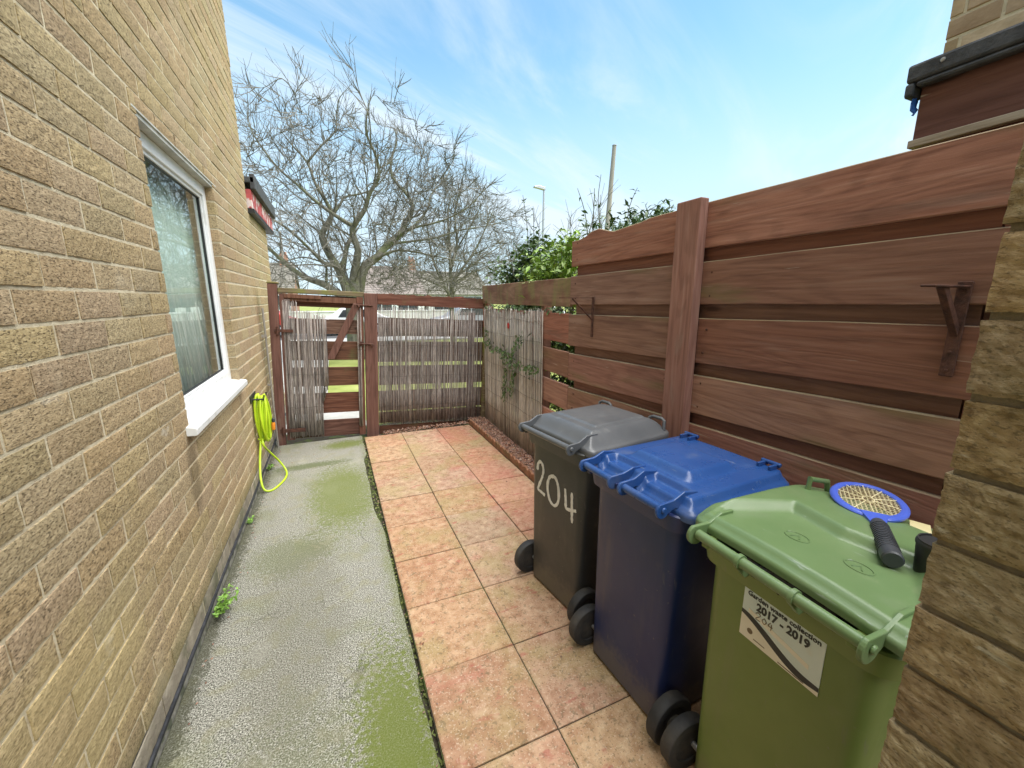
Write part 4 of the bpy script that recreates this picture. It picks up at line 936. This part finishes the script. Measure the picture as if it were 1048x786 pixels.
def leaf(mb, c, d, up, L, w, bend=.25):
    d = d.normalized(); s = d.cross(up); s = s.normalized() if s.length > 1e-4 else d.orthogonal().normalized(); n = s.cross(d)
    a, b, m_ = c, c + d * L - n * (L * bend), c + d * L * .5
    mb.add([a, m_ + s * w, b, m_ - s * w, m_ - n * (w * .35)], [(0, 4, 1), (1, 4, 2), (2, 4, 3), (3, 4, 0)])
def rv():
    return Vector((rnd.gauss(0, 1), rnd.gauss(0, 1), rnd.gauss(0, 1))).normalized()
def weed(x, y, h, n, label, grp=None):
    t = thing('weed', label, 'weed', (x, y, 0), group=grp)
    mb = MB(); ms = MB()
    for i in range(n):
        a = rnd.uniform(-1.4, 1.4); L = h * rnd.uniform(.5, 1.1)
        tip = Vector((x + .02 + L * .9 * math.cos(a) * rnd.uniform(.3, 1), y + L * math.sin(a) * .9, L * rnd.uniform(.35, 1.)))
        st_ = [(x, y, 0), tuple(Vector((x, y, 0)).lerp(tip, .5) + Vector((0, 0, L * .15))), tuple(tip)]
        ms.tube(st_, .0011, 4)
        for k in range(9):
            p = Vector(st_[1]).lerp(tip, k / 8.) if k > 3 else Vector(st_[0]).lerp(Vector(st_[1]), .4 + k / 5)
            leaf(mb, p, rv() + Vector((.3, 0, .3)), Vector((0, 0, 1)), rnd.uniform(.014, .028), rnd.uniform(.005, .010))
    mb.build('foliage', 'weed', t); ms.build('stem', 'weed', t)
weed(-.73, 2.47, .14, 20, 'bright green feathery weed at the foot of the wall, largest of the weeds')
weed(-.735, 3.5, .05, 5, 'tiny green weed at the wall foot between the large weed and the hose')
weed(-.735, 4.62, .08, 7, 'small green weed at the wall foot beyond the hanging hose')

# ------------------------------------------------------------------ trees
def rv_(rg):
    return Vector((rg.gauss(0, 1), rg.gauss(0, 1), rg.gauss(0, 1))).normalized()
def branch_tree(name, label, limbs, base, yc, levels, crown_c, seed, env, ntarget=260, twig_r=.006, dens=1.0, depth=1.5):
    def inside(p):
        x = p.x + .25 * abs(p.y - yc)
        for (xa, za), (xb, zb) in zip(env, env[1:]):
            if xa <= x <= xb: return p.z < za + (zb - za) * (x - xa) / (xb - xa)
        return False
    rg = random.Random(seed)
    t = thing(name, label, 'tree', base)
    trunk = MB(); crown = MB()
    cc = Vector(crown_c)
    def grow(p, d, L, r, lv):
        n = max(3, int(L / .16)); pts = [p]; rad = [r]; q = p
        sw = Vector((rg.gauss(0, 1), rg.gauss(0, 1), rg.gauss(0, 1))) * .14
        for i in range(n):
            out = (q - cc); out = out.normalized() if out.length > .01 else Vector((0, 0, 1))
            d = (d + sw * .5 + out * .07 + Vector((0, 0, .07)) + Vector((rg.gauss(0, 1), rg.gauss(0, 1), rg.gauss(0, 1))) * .07).normalized()
            if rg.random() < .25: sw = Vector((rg.gauss(0, 1), rg.gauss(0, 1), rg.gauss(0, 1))) * .16
            if not inside(q) and i > 1: break
            q = q + d * (L / n); pts.append(q); rad.append(max(twig_r * .5, r * (1 - .75 * (i + 1) / n)))
        crown.tube(pts, rad, 6 if r > .02 else 3, cap=False)
        if lv > 0:
            k = max(2, int(L * (5.2 if lv > 1 else 5.5) * dens))
            for c in range(k):
                f = .25 + .75 * (c + rg.random()) / k; i = int(f * n)
                if i >= len(pts) - 1: continue
                a = pts[i]; dd = (pts[i + 1] - pts[i]).normalized()
                s = dd.cross(Vector((rg.gauss(0, 1), rg.gauss(0, 1), rg.gauss(0, 1)))).normalized()
                ang = rg.uniform(.45, .95)
                grow(a, (dd * math.cos(ang) + s * math.sin(ang)).normalized(), L * rg.uniform(.35, .6) * (1.1 - .4 * f), max(twig_r * .8, rad[i] * rg.uniform(.5, .7)), lv - 1)
    lz_ = lambda z: z if z < 2.6 else 2.6 + (z - 2.6) * .91
    env = [(x, lz_(z)) for x, z in env]
    limbs = [([(x, lz_(z)) for x, z in q[0]], q[1], q[2]) for q in limbs]
    done = []
    for li, (pts, r0, r1) in enumerate(limbs):
        dep = 0 if li in (0,) else rg.uniform(-depth, depth)
        near = min(done, key=lambda p: (p.x - pts[0][0]) ** 2 + (p.z - pts[0][1]) ** 2) if done else None
        ys = near.y if near is not None else yc
        P = []
        for i, (x, z) in enumerate(pts):
            f = i / (len(pts) - 1); P.append((x, ys + (dep + (yc - ys) * .6) * f ** 1.3 + (rg.gauss(0, .03) if i else 0), z))
        P = catmull(P, 3); done += P
        rad = [r0 + (r1 - r0) * (i / (len(P) - 1)) ** .75 for i in range(len(P))]
        trunk.tube(P, rad, 10)
        total = sum((P[i + 1] - P[i]).length for i in range(len(P) - 1))
        k = int(total * 4.2 * dens)
        for c in range(k):
            f = .18 + .82 * (c + rg.random()) / k; i = min(len(P) - 2, int(f * (len(P) - 1))); dd = (P[i + 1] - P[i]).normalized()
            s = dd.cross(Vector((rg.gauss(0, 1), rg.gauss(0, 1), rg.gauss(0, 1)))).normalized(); ang = rg.uniform(.4, .9)
            grow(P[i], (dd * math.cos(ang) + s * math.sin(ang)).normalized(), rg.uniform(1.0, 2.1) * (1 - .4 * f), min(.03, rad[i] * .5), levels)
        grow(P[-1], (P[-1] - P[-2]).normalized(), .55, rad[-1], levels)
    fork = Vector((base[0], yc, base[2] + 2.6)); tg = []
    xa, xb = env[0][0], env[-1][0]
    while len(tg) < ntarget:
        x = rg.uniform(xa, xb); y = yc + rg.gauss(0, depth * .75); z = rg.uniform(1.9, max(q[1] for q in env))
        if not inside(Vector((x, y, z))): continue
        if z < 2.0 + .0 * abs(x): continue
        tg.append(Vector((x, y, z)))
    tg.sort(key=lambda p: (p - fork).length)
    for g_ in tg:
        dg_ = (g_ - fork).length
        q = min(done, key=lambda p: (p - g_).length + (1.5 if (p - fork).length > dg_ else 0))
        L = (g_ - q).length
        if L < .25: continue
        u = (q - fork); u = u.normalized() if u.length > .1 else Vector((0, 0, 1))
        P = catmull([q, q + u * (L * .28) + (g_ - q) * .22 + rv_(rg) * (.03 * L), q + (g_ - q) * .72 + rv_(rg) * (.04 * L) + Vector((0, 0, .03 * L)), g_], 4)
        r0 = min(.024, .007 + .007 * L); n = len(P)
        crown.tube(P, [r0 * (1 - .78 * i / (n - 1)) for i in range(n)], 5, cap=False)
        done += P[2::2]
        for c in range(int(L * 5.5) + 2):
            f = .25 + .75 * rg.random(); i = min(n - 2, int(f * (n - 1))); dd = (P[i + 1] - P[i]).normalized()
            s = dd.cross(rv_(rg)).normalized(); ang = rg.uniform(.35, .8)
            grow(P[i], (dd * math.cos(ang) + s * math.sin(ang)).normalized(), rg.uniform(.45, 1.0), .011, 1)
        grow(P[-1], (P[-1] - P[-2]).normalized(), .5, .008, 1)
    trunk.build('trunk', 'bark', t, smooth='all'); crown.build('crown', 'twig', t)
    return t
LA = [(0.70, -.15), (.67, .9), (.66, 1.6), (.72, 2.1), (.78, 2.6)]
A = [(0.6, 1.2), (.52, 1.9), (.42, 2.3), (0.32, 2.6), (0.09, 3.08), (-0.05, 3.49), (-0.05, 3.77), (0.18, 4.19), (0.25, 4.44), (0.13, 4.76), (-0.12, 5.28), (-0.29, 5.9), (-0.63, 6.38), (-0.85, 6.7)]
A2 = [(-0.29, 5.9), (0.11, 6.41), (0.53, 6.88), (0.59, 7.29), (0.68, 7.73), (0.87, 8.0)]
A3 = [(0.18, 4.19), (0.52, 4.74), (0.64, 4.97), (1.09, 5.12), (1.56, 5.39), (2.0, 5.99), (2.24, 6.7), (2.36, 7.38)]
B = [(0.74, 2.0), (0.8, 2.66), (0.9, 3.23), (0.77, 3.76), (0.85, 4.02), (1.15, 4.48), (1.29, 4.92), (1.56, 5.39), (1.51, 5.93), (1.29, 6.43), (1.29, 6.9), (1.4, 7.3)]
B2 = [(0.84, 3.93), (0.24, 4.31), (-0.22, 4.72), (-0.61, 5.13), (-1.03, 5.56), (-1.35, 6.06), (-1.59, 6.55), (-1.66, 6.96)]
B3 = [(0.41, 2.5), (0.6, 3.36), (0.8, 3.76)]
C = [(.74, 1.2), (0.86, 1.95), (1.08, 2.72), (1.5, 3.08), (1.85, 3.54), (2.36, 4.02), (2.44, 4.31), (2.71, 4.77), (2.67, 5.25), (2.19, 5.9), (2.2, 6.56), (2.41, 7.12), (2.39, 7.58)]
C2 = [(1.28, 2.89), (1.64, 3.3), (2.08, 3.78), (2.71, 4.21), (3.21, 4.84), (3.42, 5.45), (3.96, 6.09), (4.24, 6.6)]
C3 = [(1.21, 2.89), (1.67, 3.14), (2.08, 3.29), (2.51, 3.24), (3.14, 3.11), (3.8, 2.98), (4.73, 2.88)]
C4 = [(1.85, 3.54), (2.53, 3.66), (3.33, 3.8), (4.17, 4.1), (5.04, 4.28), (5.76, 4.52)]
C5 = [(2.08, 3.78), (2.61, 4.11), (3.51, 4.36), (4.36, 4.85), (4.88, 5.45), (5.2, 5.7)]
D1 = [(0.42, 2.2), (0.32, 2.64), (-0.08, 2.79), (-0.36, 3.11), (-0.85, 3.66), (-1.29, 3.98), (-1.7, 4.18), (-1.94, 4.51)]
D2 = [(0.45, 1.7), (-0.09, 2.13), (-0.63, 2.35), (-1.08, 2.71), (-1.55, 3.25), (-1.93, 3.54)]
D3 = [(-0.09, 2.13), (-0.03, 2.62), (-0.12, 2.81), (-0.64, 2.96), (-1.16, 2.78)]
branch_tree('bare_tree', 'large bare leafless tree with spreading grey limbs behind the gate', [
    (LA, .36, .13), (A, .18, .012), (A2, .035, .008), (A3, .045, .009), (B, .14, .010), (B2, .065, .010), (B3, .09, .05), (C, .18, .010), (C2, .075, .009), (C3, .06, .010), (C4, .05, .010), (C5, .05, .010), (D1, .075, .012), (D2, .13, .03), (D3, .045, .012)],
    (.7, 14, -.15), 14, 2, (1.0, 14, 4.0), 3, [(-3.0, 5.8), (-1.7, 7.4), (-.4, 7.9), (.7, 8.1), (1.4, 7.2), (2.3, 7.7), (3.2, 7.2), (4.1, 6.6), (5.0, 5.6), (6.0, 4.5), (6.5, 3.2)], 780, dens=.6)
E0 = [(4.66, -.15), (4.64, 1.56), (4.65, 2.0), (4.65, 3.25), (4.61, 4.43), (4.6, 5.39), (4.8, 6.2)]
E6 = [(4.65, 2.9), (4.9, 4.0), (4.75, 5.2), (4.95, 6.4), (5.0, 6.9)]
E7 = [(4.7, 2.2), (5.5, 2.75), (6.5, 3.2), (7.6, 3.5)]
E1 = [(4.62, 1.2), (4.48, 1.96), (4.1, 2.73), (3.82, 3.67), (3.7, 4.59), (3.51, 5.47)]
E2 = [(4.68, 1.6), (4.7, 2.28), (5.23, 3.15), (5.76, 3.96), (6.21, 4.95), (6.5, 5.6)]
E3 = [(4.7, 1.9), (4.84, 2.56), (5.66, 3.17), (6.54, 3.8), (7.2, 4.2)]
E4 = [(4.6, 1.7), (4.37, 2.12), (3.77, 2.42), (3.0, 2.78), (2.45, 3.06)]
E5 = [(4.65, 3.25), (5.05, 4.11), (5.49, 5.0), (5.72, 5.7)]
branch_tree('bare_tree', 'smaller bare tree with thin fanning stems, between the large tree and the ivy', [
    (E0, .13, .02), (E1, .08, .015), (E2, .08, .015), (E3, .07, .015), (E4, .05, .012), (E5, .05, .012), (E6, .06, .012), (E7, .05, .012)], (4.66, 17, -.15), 17, 2, (4.7, 17, 3.2), 11, [(1.8, 4.8), (3.2, 6.4), (4.6, 7.4), (5.6, 7.1), (6.8, 6.4), (7.6, 5.4), (8.4, 4.2), (8.8, 3.0)], 400, dens=.6, depth=1.3)

# ------------------------------------------------------------------ shrubs beyond the low fence
def shrub(name, label, base, blobs, nleaf, L, w, leafmat, stems, seed, upright=0.2):
    rg = random.Random(seed); t = thing(name, label, 'shrub', base); B_ = Vector(base)
    ml = MB(); ms = MB()
    for c, r, k in blobs:
        c = Vector(c)
        for s in range(max(4, int(k * 14))):
            e = c + Vector((rg.gauss(0, .5) * r[0], rg.gauss(0, .5) * r[1], rg.gauss(0, .5) * r[2]))
            ms.tube([B_ + Vector((rg.uniform(-.08, .08), rg.uniform(-.08, .08), 0)), B_.lerp(e, .55) + Vector((0, 0, .12)), e], [.009, .006, .0025], 4, cap=False)
        tw = [c + Vector((rg.gauss(0, .55) * r[0], rg.gauss(0, .55) * r[1], rg.gauss(0, .55) * r[2])) for _ in range(int(26 * k) + 3)]
        for i in range(int(nleaf * k)):
            b = rg.choice(tw); p = b + Vector((rg.gauss(0, 1), rg.gauss(0, 1), rg.gauss(0, 1))) * .07
            dv = Vector((rg.gauss(0, 1), rg.gauss(0, 1), rg.gauss(0, .8) + upright))
            s = rg.uniform(.6, 1.25)
            leaf(ml, p, dv, Vector((rg.gauss(0, .4), rg.gauss(0, .4), 1)), L * s, w * s)
    for P, n_ in stems:
        P = catmull(P, 5); ms.tube(P, [.008 * (1 - .7 * i / len(P)) for i in range(len(P))], 4)
        for i in range(n_):
            p = P[int(rg.uniform(.25, 1) * (len(P) - 1))]
            leaf(ml, p, Vector((rg.gauss(0, 1), rg.gauss(0, 1), rg.gauss(.4, .6))), Vector((0, 0, 1)), L * rg.uniform(.5, 1), w * rg.uniform(.5, 1))
    ml.build('foliage', leafmat, t); ms.build('stem', 'twig', t)
    return t
shrub('ivy_shrub', 'dark green ivy mass above the mossy end of the low fence', (2.5, 5.3, -.15), [((2.62, 5.3, 1.98), (.32, .35, .30), 1.1), ((2.5, 5.15, 1.6), (.28, .5, .4), .9), ((2.72, 5.3, 2.25), (.25, .3, .2), .5), ((2.25, 4.5, 1.0), (.2, .7, .7), 1.0)], 1900, .062, .026, 'leaf_dark',
      [([(2.5, 5.3, 1.9), (2.55, 5.3, 2.5), (2.42, 5.2, 3.05)], 16), ([(2.6, 5.3, 2.0), (2.66, 5.35, 2.6), (2.62, 5.3, 2.95)], 12), ([(2.35, 5.3, 1.9), (2.3, 5.3, 2.2), (2.2, 5.2, 2.45)], 8)], 5)
shrub('leafy_shrub', 'yellow green long leaved shrub spilling over where the tall fence begins', (2.75, 4.3, -.15), [((2.62, 4.3, 2.12), (.36, .35, .24), 1.5), ((2.35, 4.1, 1.95), (.26, .4, .14), 1.), ((2.5, 3.8, 2.08), (.25, .25, .18), .9), ((2.2, 3.5, 1.0), (.15, .5, .6), .8)], 900, .095, .02, 'leaf_lime',
      [([(2.7, 4.3, 2.0), (2.9, 4.3, 2.6), (2.85, 4.2, 2.95)], 14), ([(2.75, 4.3, 2.0), (3.05, 4.4, 2.5), (3.2, 4.3, 2.85)], 10), ([(2.4, 3.9, 1.95), (2.3, 3.7, 2.02), (2.15, 3.35, 1.82)], 12)], 6, .1)
shrub('leafy_shrub', 'tall loose shrub with drooping leaves in front of the wooden pole', (4.0, 4.9, -.15), [((4.0, 4.8, 2.65), (.38, .3, .2), .6), ((4.3, 4.9, 2.85), (.28, .3, .14), .45), ((3.5, 4.6, 2.5), (.4, .3, .2), .4)], 800, .12, .02, 'leaf_mid',
      [([(4.0, 4.9, 2.3), (4.2, 4.9, 2.9), (4.6, 4.8, 3.1)], 18), ([(3.9, 4.9, 2.3), (3.9, 4.9, 2.9), (3.95, 4.8, 3.2)], 12), ([(3.6, 4.9, 2.2), (3.4, 4.9, 2.9), (3.35, 4.8, 3.3)], 5), ([(3.3, 4.9, 2.2), (3.2, 4.9, 2.8), (3.0, 4.8, 3.1)], 4)], 8, -.3)
# thin bare stems standing above the shrubs
tb = thing('bare_shrub', 'bare grey twigs rising between the ivy and the leafy shrub', 'shrub', (3.6, 6.2, -.15))
mb = MB()
for i in range(16):
    x = rnd.uniform(3.1, 4.8); y = rnd.uniform(5.8, 6.6); h = rnd.uniform(2.5, 3.4)
    P = [(3.7 + (x - 3.7) * .3, 6.2, -.15), (x, y, 1.6), (x + rnd.uniform(-.15, .15), y, h)]
    Q = catmull(P, 6); mb.tube(Q, [.014 * (1 - .8 * k / len(Q)) for k in range(len(Q))], 4)
    for k in range(12):
        p = Q[rnd.randrange(7, len(Q))]; e = p + Vector((rnd.uniform(-.3, .3), rnd.uniform(-.3, .3), rnd.uniform(.1, .4))); mb.tube([p, p.lerp(e, .5) + Vector((0, 0, .03)), e], [.004, .003, .002], 3, cap=False)
mb.build('stem', 'twig', tb)
# ivy trailing on the reed screen
SWX = lambda y: .026 * max(0, y - 3.03)
iv = thing('ivy_trail', 'thin dark ivy strands trailing over the corner reed screen', 'ivy', (FXF - .03, 4.4, 1.1))
mb = MB(); ms = MB()
for P in ([(1.80, 5.1, 1.15), (1.80, 4.7, 1.12), (1.80, 4.4, 1.10), (1.80, 4.1, 1.03), (1.80, 3.75, 1.0), (1.80, 3.5, 1.05)], [(1.80, 4.4, 1.1), (1.80, 4.36, .9), (1.80, 4.4, .7), (1.80, 4.45, .55)], [(1.80, 4.2, 1.05), (1.80, 4.1, 1.2), (1.80, 3.9, 1.3)], [(1.80, 4.3, 1.05), (1.80, 4.15, .85), (1.80, 4.2, .66)], [(1.80, 4.9, 1.12), (1.78, 5.0, 1.3)]):
    P = [(x + SWX(y), y, z) for x, y, z in P]; P = catmull(P, 8); ms.tube(P, .0025, 4)
    for p in P:
        for k in range(4): leaf(mb, p + Vector((-.012, rnd.gauss(0, .03), rnd.gauss(0, .03))), Vector((-.5, rnd.gauss(0, 1), rnd.gauss(0, 1))), Vector((-1, 0, .2)), rnd.uniform(.03, .055), rnd.uniform(.010, .018))
for i in range(170):
    leaf(mb, Vector((1.89 + rnd.uniform(-.03, .05), rnd.uniform(3.1, 5.2), 1.625 + rnd.gauss(0, .018))), Vector((-.7, rnd.gauss(0, 1), rnd.gauss(-.3, .7))), Vector((-.3, 0, 1)), rnd.uniform(.03, .06), rnd.uniform(.01, .018))
mb.build('foliage', 'leaf_dark', iv); ms.build('stem', 'twig', iv)
# low bush seen through the gaps of the fence
shrub('ivy_shrub', 'dark leafy bush showing through the gaps of the low fence', (2.25, 3.35, -.15), [((2.2, 3.35, 1.35), (.12, .3, .2), 1), ((2.2, 3.35, .8), (.12, .35, .3), 1.1), ((2.2, 3.9, 1.2), (.12, .4, .5), 1.1)], 500, .07, .026, 'leaf_dark', [], 9)

# ------------------------------------------------------------------ pole and street lamp
pole = thing('telegraph_pole', 'tall plain wooden pole rising above the brown fence', 'pole', (11.5, 16, -.15))
mb = MB(); mb.tube([(11.35, 16, -.15), (11.62, 16, 4.9), (11.80, 16, 8.2)], [.13, .11, .085], 14); mb.build('pole_shaft', 'pale_pole', pole, smooth=True)
mb = MB(); mb.lathe([(0, .10), (.03, .10), (.06, .04)], (11.80, 16, 8.2), (0, 0, 1), 14); mb.build('cap', 'steel', pole)
lamp = thing('street_lamp', 'slim grey street lamp far behind the ivy', 'street lamp', (15.6, 30, -.15))
mb = MB(); mb.tube([(15.6, 30, -.15), (15.7, 30, 4), (15.75, 30, 9.9)], [.12, .10, .07], 10); mb.build('post', 'steel', lamp, smooth=True)
mb = MB(); mb.prism([(15.85, 29.9, 9.9), (15.85, 29.9, 10.12), (15.3, 29.9, 10.22), (14.9, 29.9, 10.12), (14.9, 29.9, 10.02), (15.3, 29.9, 9.98)], (0, .28, 0)); mb.build('lamp_head', 'steel', lamp, bevel=.03)

# ------------------------------------------------------------------ houses across the green
def row_house(name, label, x0, x1, y0, y1, he, hr, roofm, wallm, wins, chim=(), grp=None):
    t = thing(name, label, 'house', ((x0 + x1) / 2, y0, -.15), group=grp)
    mb = MB(); mb.box((x0, y0, -.16), (x1, y1, he)); ym = (y0 + y1) / 2
    for xx in (x0, x1 - .15): mb.prism([(xx, y0, he + .001), (xx, y1, he + .001), (xx, ym, hr - .12)], (.15, 0, 0))
    mb.build('wall', wallm, t)
    mb = MB(); n = int((x1 - x0) / .33)
    for sgn, ya in ((1, y0 - .35), (-1, y1 + .35)):
        rows = 14
        for k in range(rows):
            f0, f1 = k / rows, (k + 1) / rows
            za, zb = he - .12 + (hr - he + .12) * f0, he - .12 + (hr - he + .12) * f1
            p0, p1 = ya + (ym - ya) * f0, ya + (ym - ya) * f1
            mb.add([(x0 - .2, p0, za + .05), (x1 + .2, p0, za + .05), (x1 + .2, p1, zb + .02), (x0 - .2, p1, zb + .02), (x0 - .2, p0, za), (x1 + .2, p0, za)], [(0, 1, 2, 3), (4, 5, 1, 0)])
    mb.tube([(x0 - .2, ym, hr + .05), (x1 + .2, ym, hr + .05)], .12, 8)
    rf = mb.build('roof', roofm, t)
    for cx in chim:
        mb = MB(); mb.box((cx - .3, ym - .3, hr - .5), (cx + .3, ym + .3, hr + .8)); mb.tube([(cx - .12, ym, hr + .8), (cx - .12, ym, hr + 1.1)], .1, 8); mb.tube([(cx + .15, ym, hr + .8), (cx + .15, ym, hr + 1.05)], .1, 8); mb.build('chimney', 'house_brick', rf)
    for (wx, wz, ww, wh, door) in wins:
        mb = MB(); mb.box((wx, y0 - .06, wz), (wx + ww, y0 - .003, wz + wh)); w_ = mb.build('door' if door else 'window', 'red_paint' if door else 'upvc', t)
        if not door:
            for h in (0, 1):
                mb = MB(); mb.box((wx + .07 + h * (ww / 2 - .03), y0 - .075, wz + .07), (wx + h * (ww / 2 - .04) + ww / 2 - .01, y0 - .061, wz + wh - .07)); mb.build('pane', 'dark_pane', w_)
    return t
W5 = lambda xs, z, w=1.7, h=1.2: [(x, z, w, h, False) for x in xs]
row_house('terraced_house', 'pale house under a long pinkish tiled roof beyond the trees', 2.6, 7.2, 35, 43, 2.2, 4.4, 'roof_pink', 'render_white', W5((2.9, 5.0), .75) + [(4.75, -.1, .2, 2.0, False)], (7.0,), 'houses beyond the green')
row_house('terraced_house', 'grey roofed brick house to the right of the pinkish roof', 7.6, 13.2, 35.5, 43, 2.2, 4.1, 'roof_grey', 'render_white', W5((8.1, 10.8), .75) + [(9.9, -.1, .9, 2.0, True)], (), 'houses beyond the green')
row_house('terraced_house', 'small red brick house glimpsed at the left beside the wall corner', -10.5, -2.6, 36, 42, 2.6, 4.4, 'roof_grey', 'house_brick', W5((-7.5, -4.5), .85), (-3.2,), 'houses beyond the green')
# far pole at the left
mb = MB(); mb.tube([(-2.75, 33, -.15), (-2.75, 33, 6.2)], .07, 8); tag(mb.build('far_pole', 'pale_pole'), 'thin distant pole at the left beside the wall corner', 'pole')
# a low white wall / parked vehicles on the road, glimpsed through the gaps
def car(label, x, paint, grp):
    t = thing('parked_car', label, 'car', (x, 24, -.155), group=grp)
    mb = MB()
    side = [(0, .35), (.05, .75), (.9, .9), (1.5, 1.38), (2.9, 1.42), (3.7, .95), (4.1, .85), (4.15, .35)]
    mb.prism([(x - 2.05 + a, 23.15, z - .155) for a, z in side], (0, 1.7, 0)); body = mb.build('body', paint, t, bevel=.06, seg=3)
    for a, b in ((1.1, 2.1), (2.2, 3.25)):
        mb = MB(); mb.prism([(x - 2.05 + a + (.25 if a < 2 else 0), 23.13, .80), (x - 2.05 + b, 23.13, .80), (x - 2.05 + b - (.25 if a > 2 else 0), 23.13, 1.17), (x - 2.05 + a + (.52 if a < 2 else 0), 23.13, 1.17)], (0, .03, 0)); mb.build('side_window', 'dark_pane', body)
    for a in (.8, 3.3):
        mb = MB(); mb.lathe([(0, .18), (.02, .29), (.16, .31), (.18, .29)], (x - 2.05 + a, 23.28, .155), (0, -1, 0), 24); wh = mb.build('wheel', 'tyre', t, smooth=True)
        mb = MB(); mb.lathe([(0, .19), (.012, .17), (.014, .05)], (x - 2.05 + a, 23.10, .155), (0, -1, 0), 18); mb.build('rim', 'steel', wh)
car('white parked car glimpsed between gate boards under the tree', 1.0, 'upvc', 'cars parked beyond the fence')
car('silver parked car glimpsed through the middle of the back reed panel', 7.4, 'steel', 'cars parked beyond the fence')
car('white parked car glimpsed at the right end of the reed panel', 12.4, 'upvc', 'cars parked beyond the fence')

mb = MB(); mb.box((-9, 30.5, -.155), (15, 30.75, .85)); mb.box((-9.1, 30.45, .8505), (15.1, 30.8, .93)); tag(mb.build('garden_wall', 'render_white'), 'low white garden wall in front of the distant houses', 'wall')
car('red parked car glimpsed through the top gap of the gate', -3.6, 'red_paint', 'cars parked beyond the fence')
# ------------------------------------------------------------------ sky, sun, camera
SUN_EL, SUN_AZ = 64, 128          # azimuth measured from +Y towards +X
w = bpy.data.worlds.new('World'); scene.world = w; w.use_nodes = True
t = NT(w.node_tree); w.node_tree.nodes.clear()
out = t.n('ShaderNodeOutputWorld')
sky = t.n('ShaderNodeTexSky', {'sky_type': 'NISHITA', 'sun_disc': False, 'sun_elevation': R(SUN_EL), 'sun_rotation': R(SUN_AZ), 'air_density': 1.0, 'dust_density': .35, 'ozone_density': 2.0, 'altitude': 0})
vec = t.n('ShaderNodeTexCoord').outputs['Generated']
sep = t.n('ShaderNodeSeparateXYZ', Vector=vec)
up = t.math('MAXIMUM', sep.outputs['Z'], .04)
px_ = t.math('DIVIDE', sep.outputs['X'], t.math('ADD', up, .12)); py_ = t.math('DIVIDE', sep.outputs['Y'], t.math('ADD', up, .12))
cv = t.n('ShaderNodeCombineXYZ', X=px_, Y=py_, Z=0.0).outputs[0]
rot = t.n('ShaderNodeVectorRotate', {'rotation_type': 'Z_AXIS'}, Vector=cv, Angle=R(-28)).outputs[0]
n1 = t.noise(rot, .9, 9, (.5, 1.9, 1), rough=.6, dist=.6); n2 = t.noise(rot, .45, 4, (.6, 1.2, 1))
cl = t.math('MULTIPLY', t.rng(n1, .40, .62), t.rng(n2, .32, .56), True)
hz_ = t.rng(sep.outputs['Z'], .50, .10)
fac = t.math('MULTIPLY', hz_, .90, True)
CLOUD = (3.3, 4.1, 4.75, 1)
skc = t.mix(1.0, sky.outputs[0], (1.12, 1.38, 1.22, 1), 'MULTIPLY')
skyc = t.mix(t.math('MULTIPLY', cl, .8), t.mix(fac, skc, CLOUD), (4.1, 4.6, 5.0, 1))
bg = t.n('ShaderNodeBackground', Color=skyc, Strength=.086)
w.node_tree.links.new(bg.outputs[0], out.inputs[0])

sl = bpy.data.lights.new('sun', 'SUN'); sl.energy = 3.6; sl.angle = R(78); sl.color = (1.0, .95, .88)
so = bpy.data.objects.new('sun', sl); COL.objects.link(so)
dirv = Vector((math.sin(R(SUN_AZ)) * math.cos(R(SUN_EL)), math.cos(R(SUN_AZ)) * math.cos(R(SUN_EL)), math.sin(R(SUN_EL))))
so.rotation_euler = (-dirv).to_track_quat('-Z', 'Y').to_euler()

cam = bpy.data.cameras.new('camera'); co = bpy.data.objects.new('camera', cam); COL.objects.link(co)
co.location = (0, 0, 1.72); co.rotation_euler = (R(90 - 11.757), 0, R(-23.54)); cam.sensor_width = 36; cam.lens = 14.36; cam.clip_start = .02; cam.clip_end = 2000
scene.camera = co
scene.view_settings.view_transform = 'Standard'; scene.view_settings.look = 'None'; scene.view_settings.exposure = 1.42; scene.view_settings.gamma = 1
scene.render.engine = 'CYCLES'
scene.cycles.max_bounces = 8; scene.cycles.diffuse_bounces = 5; scene.cycles.transparent_max_bounces = 8
scene.cycles.use_denoising = True
scene.cycles.caustics_reflective = False; scene.cycles.caustics_refractive = False
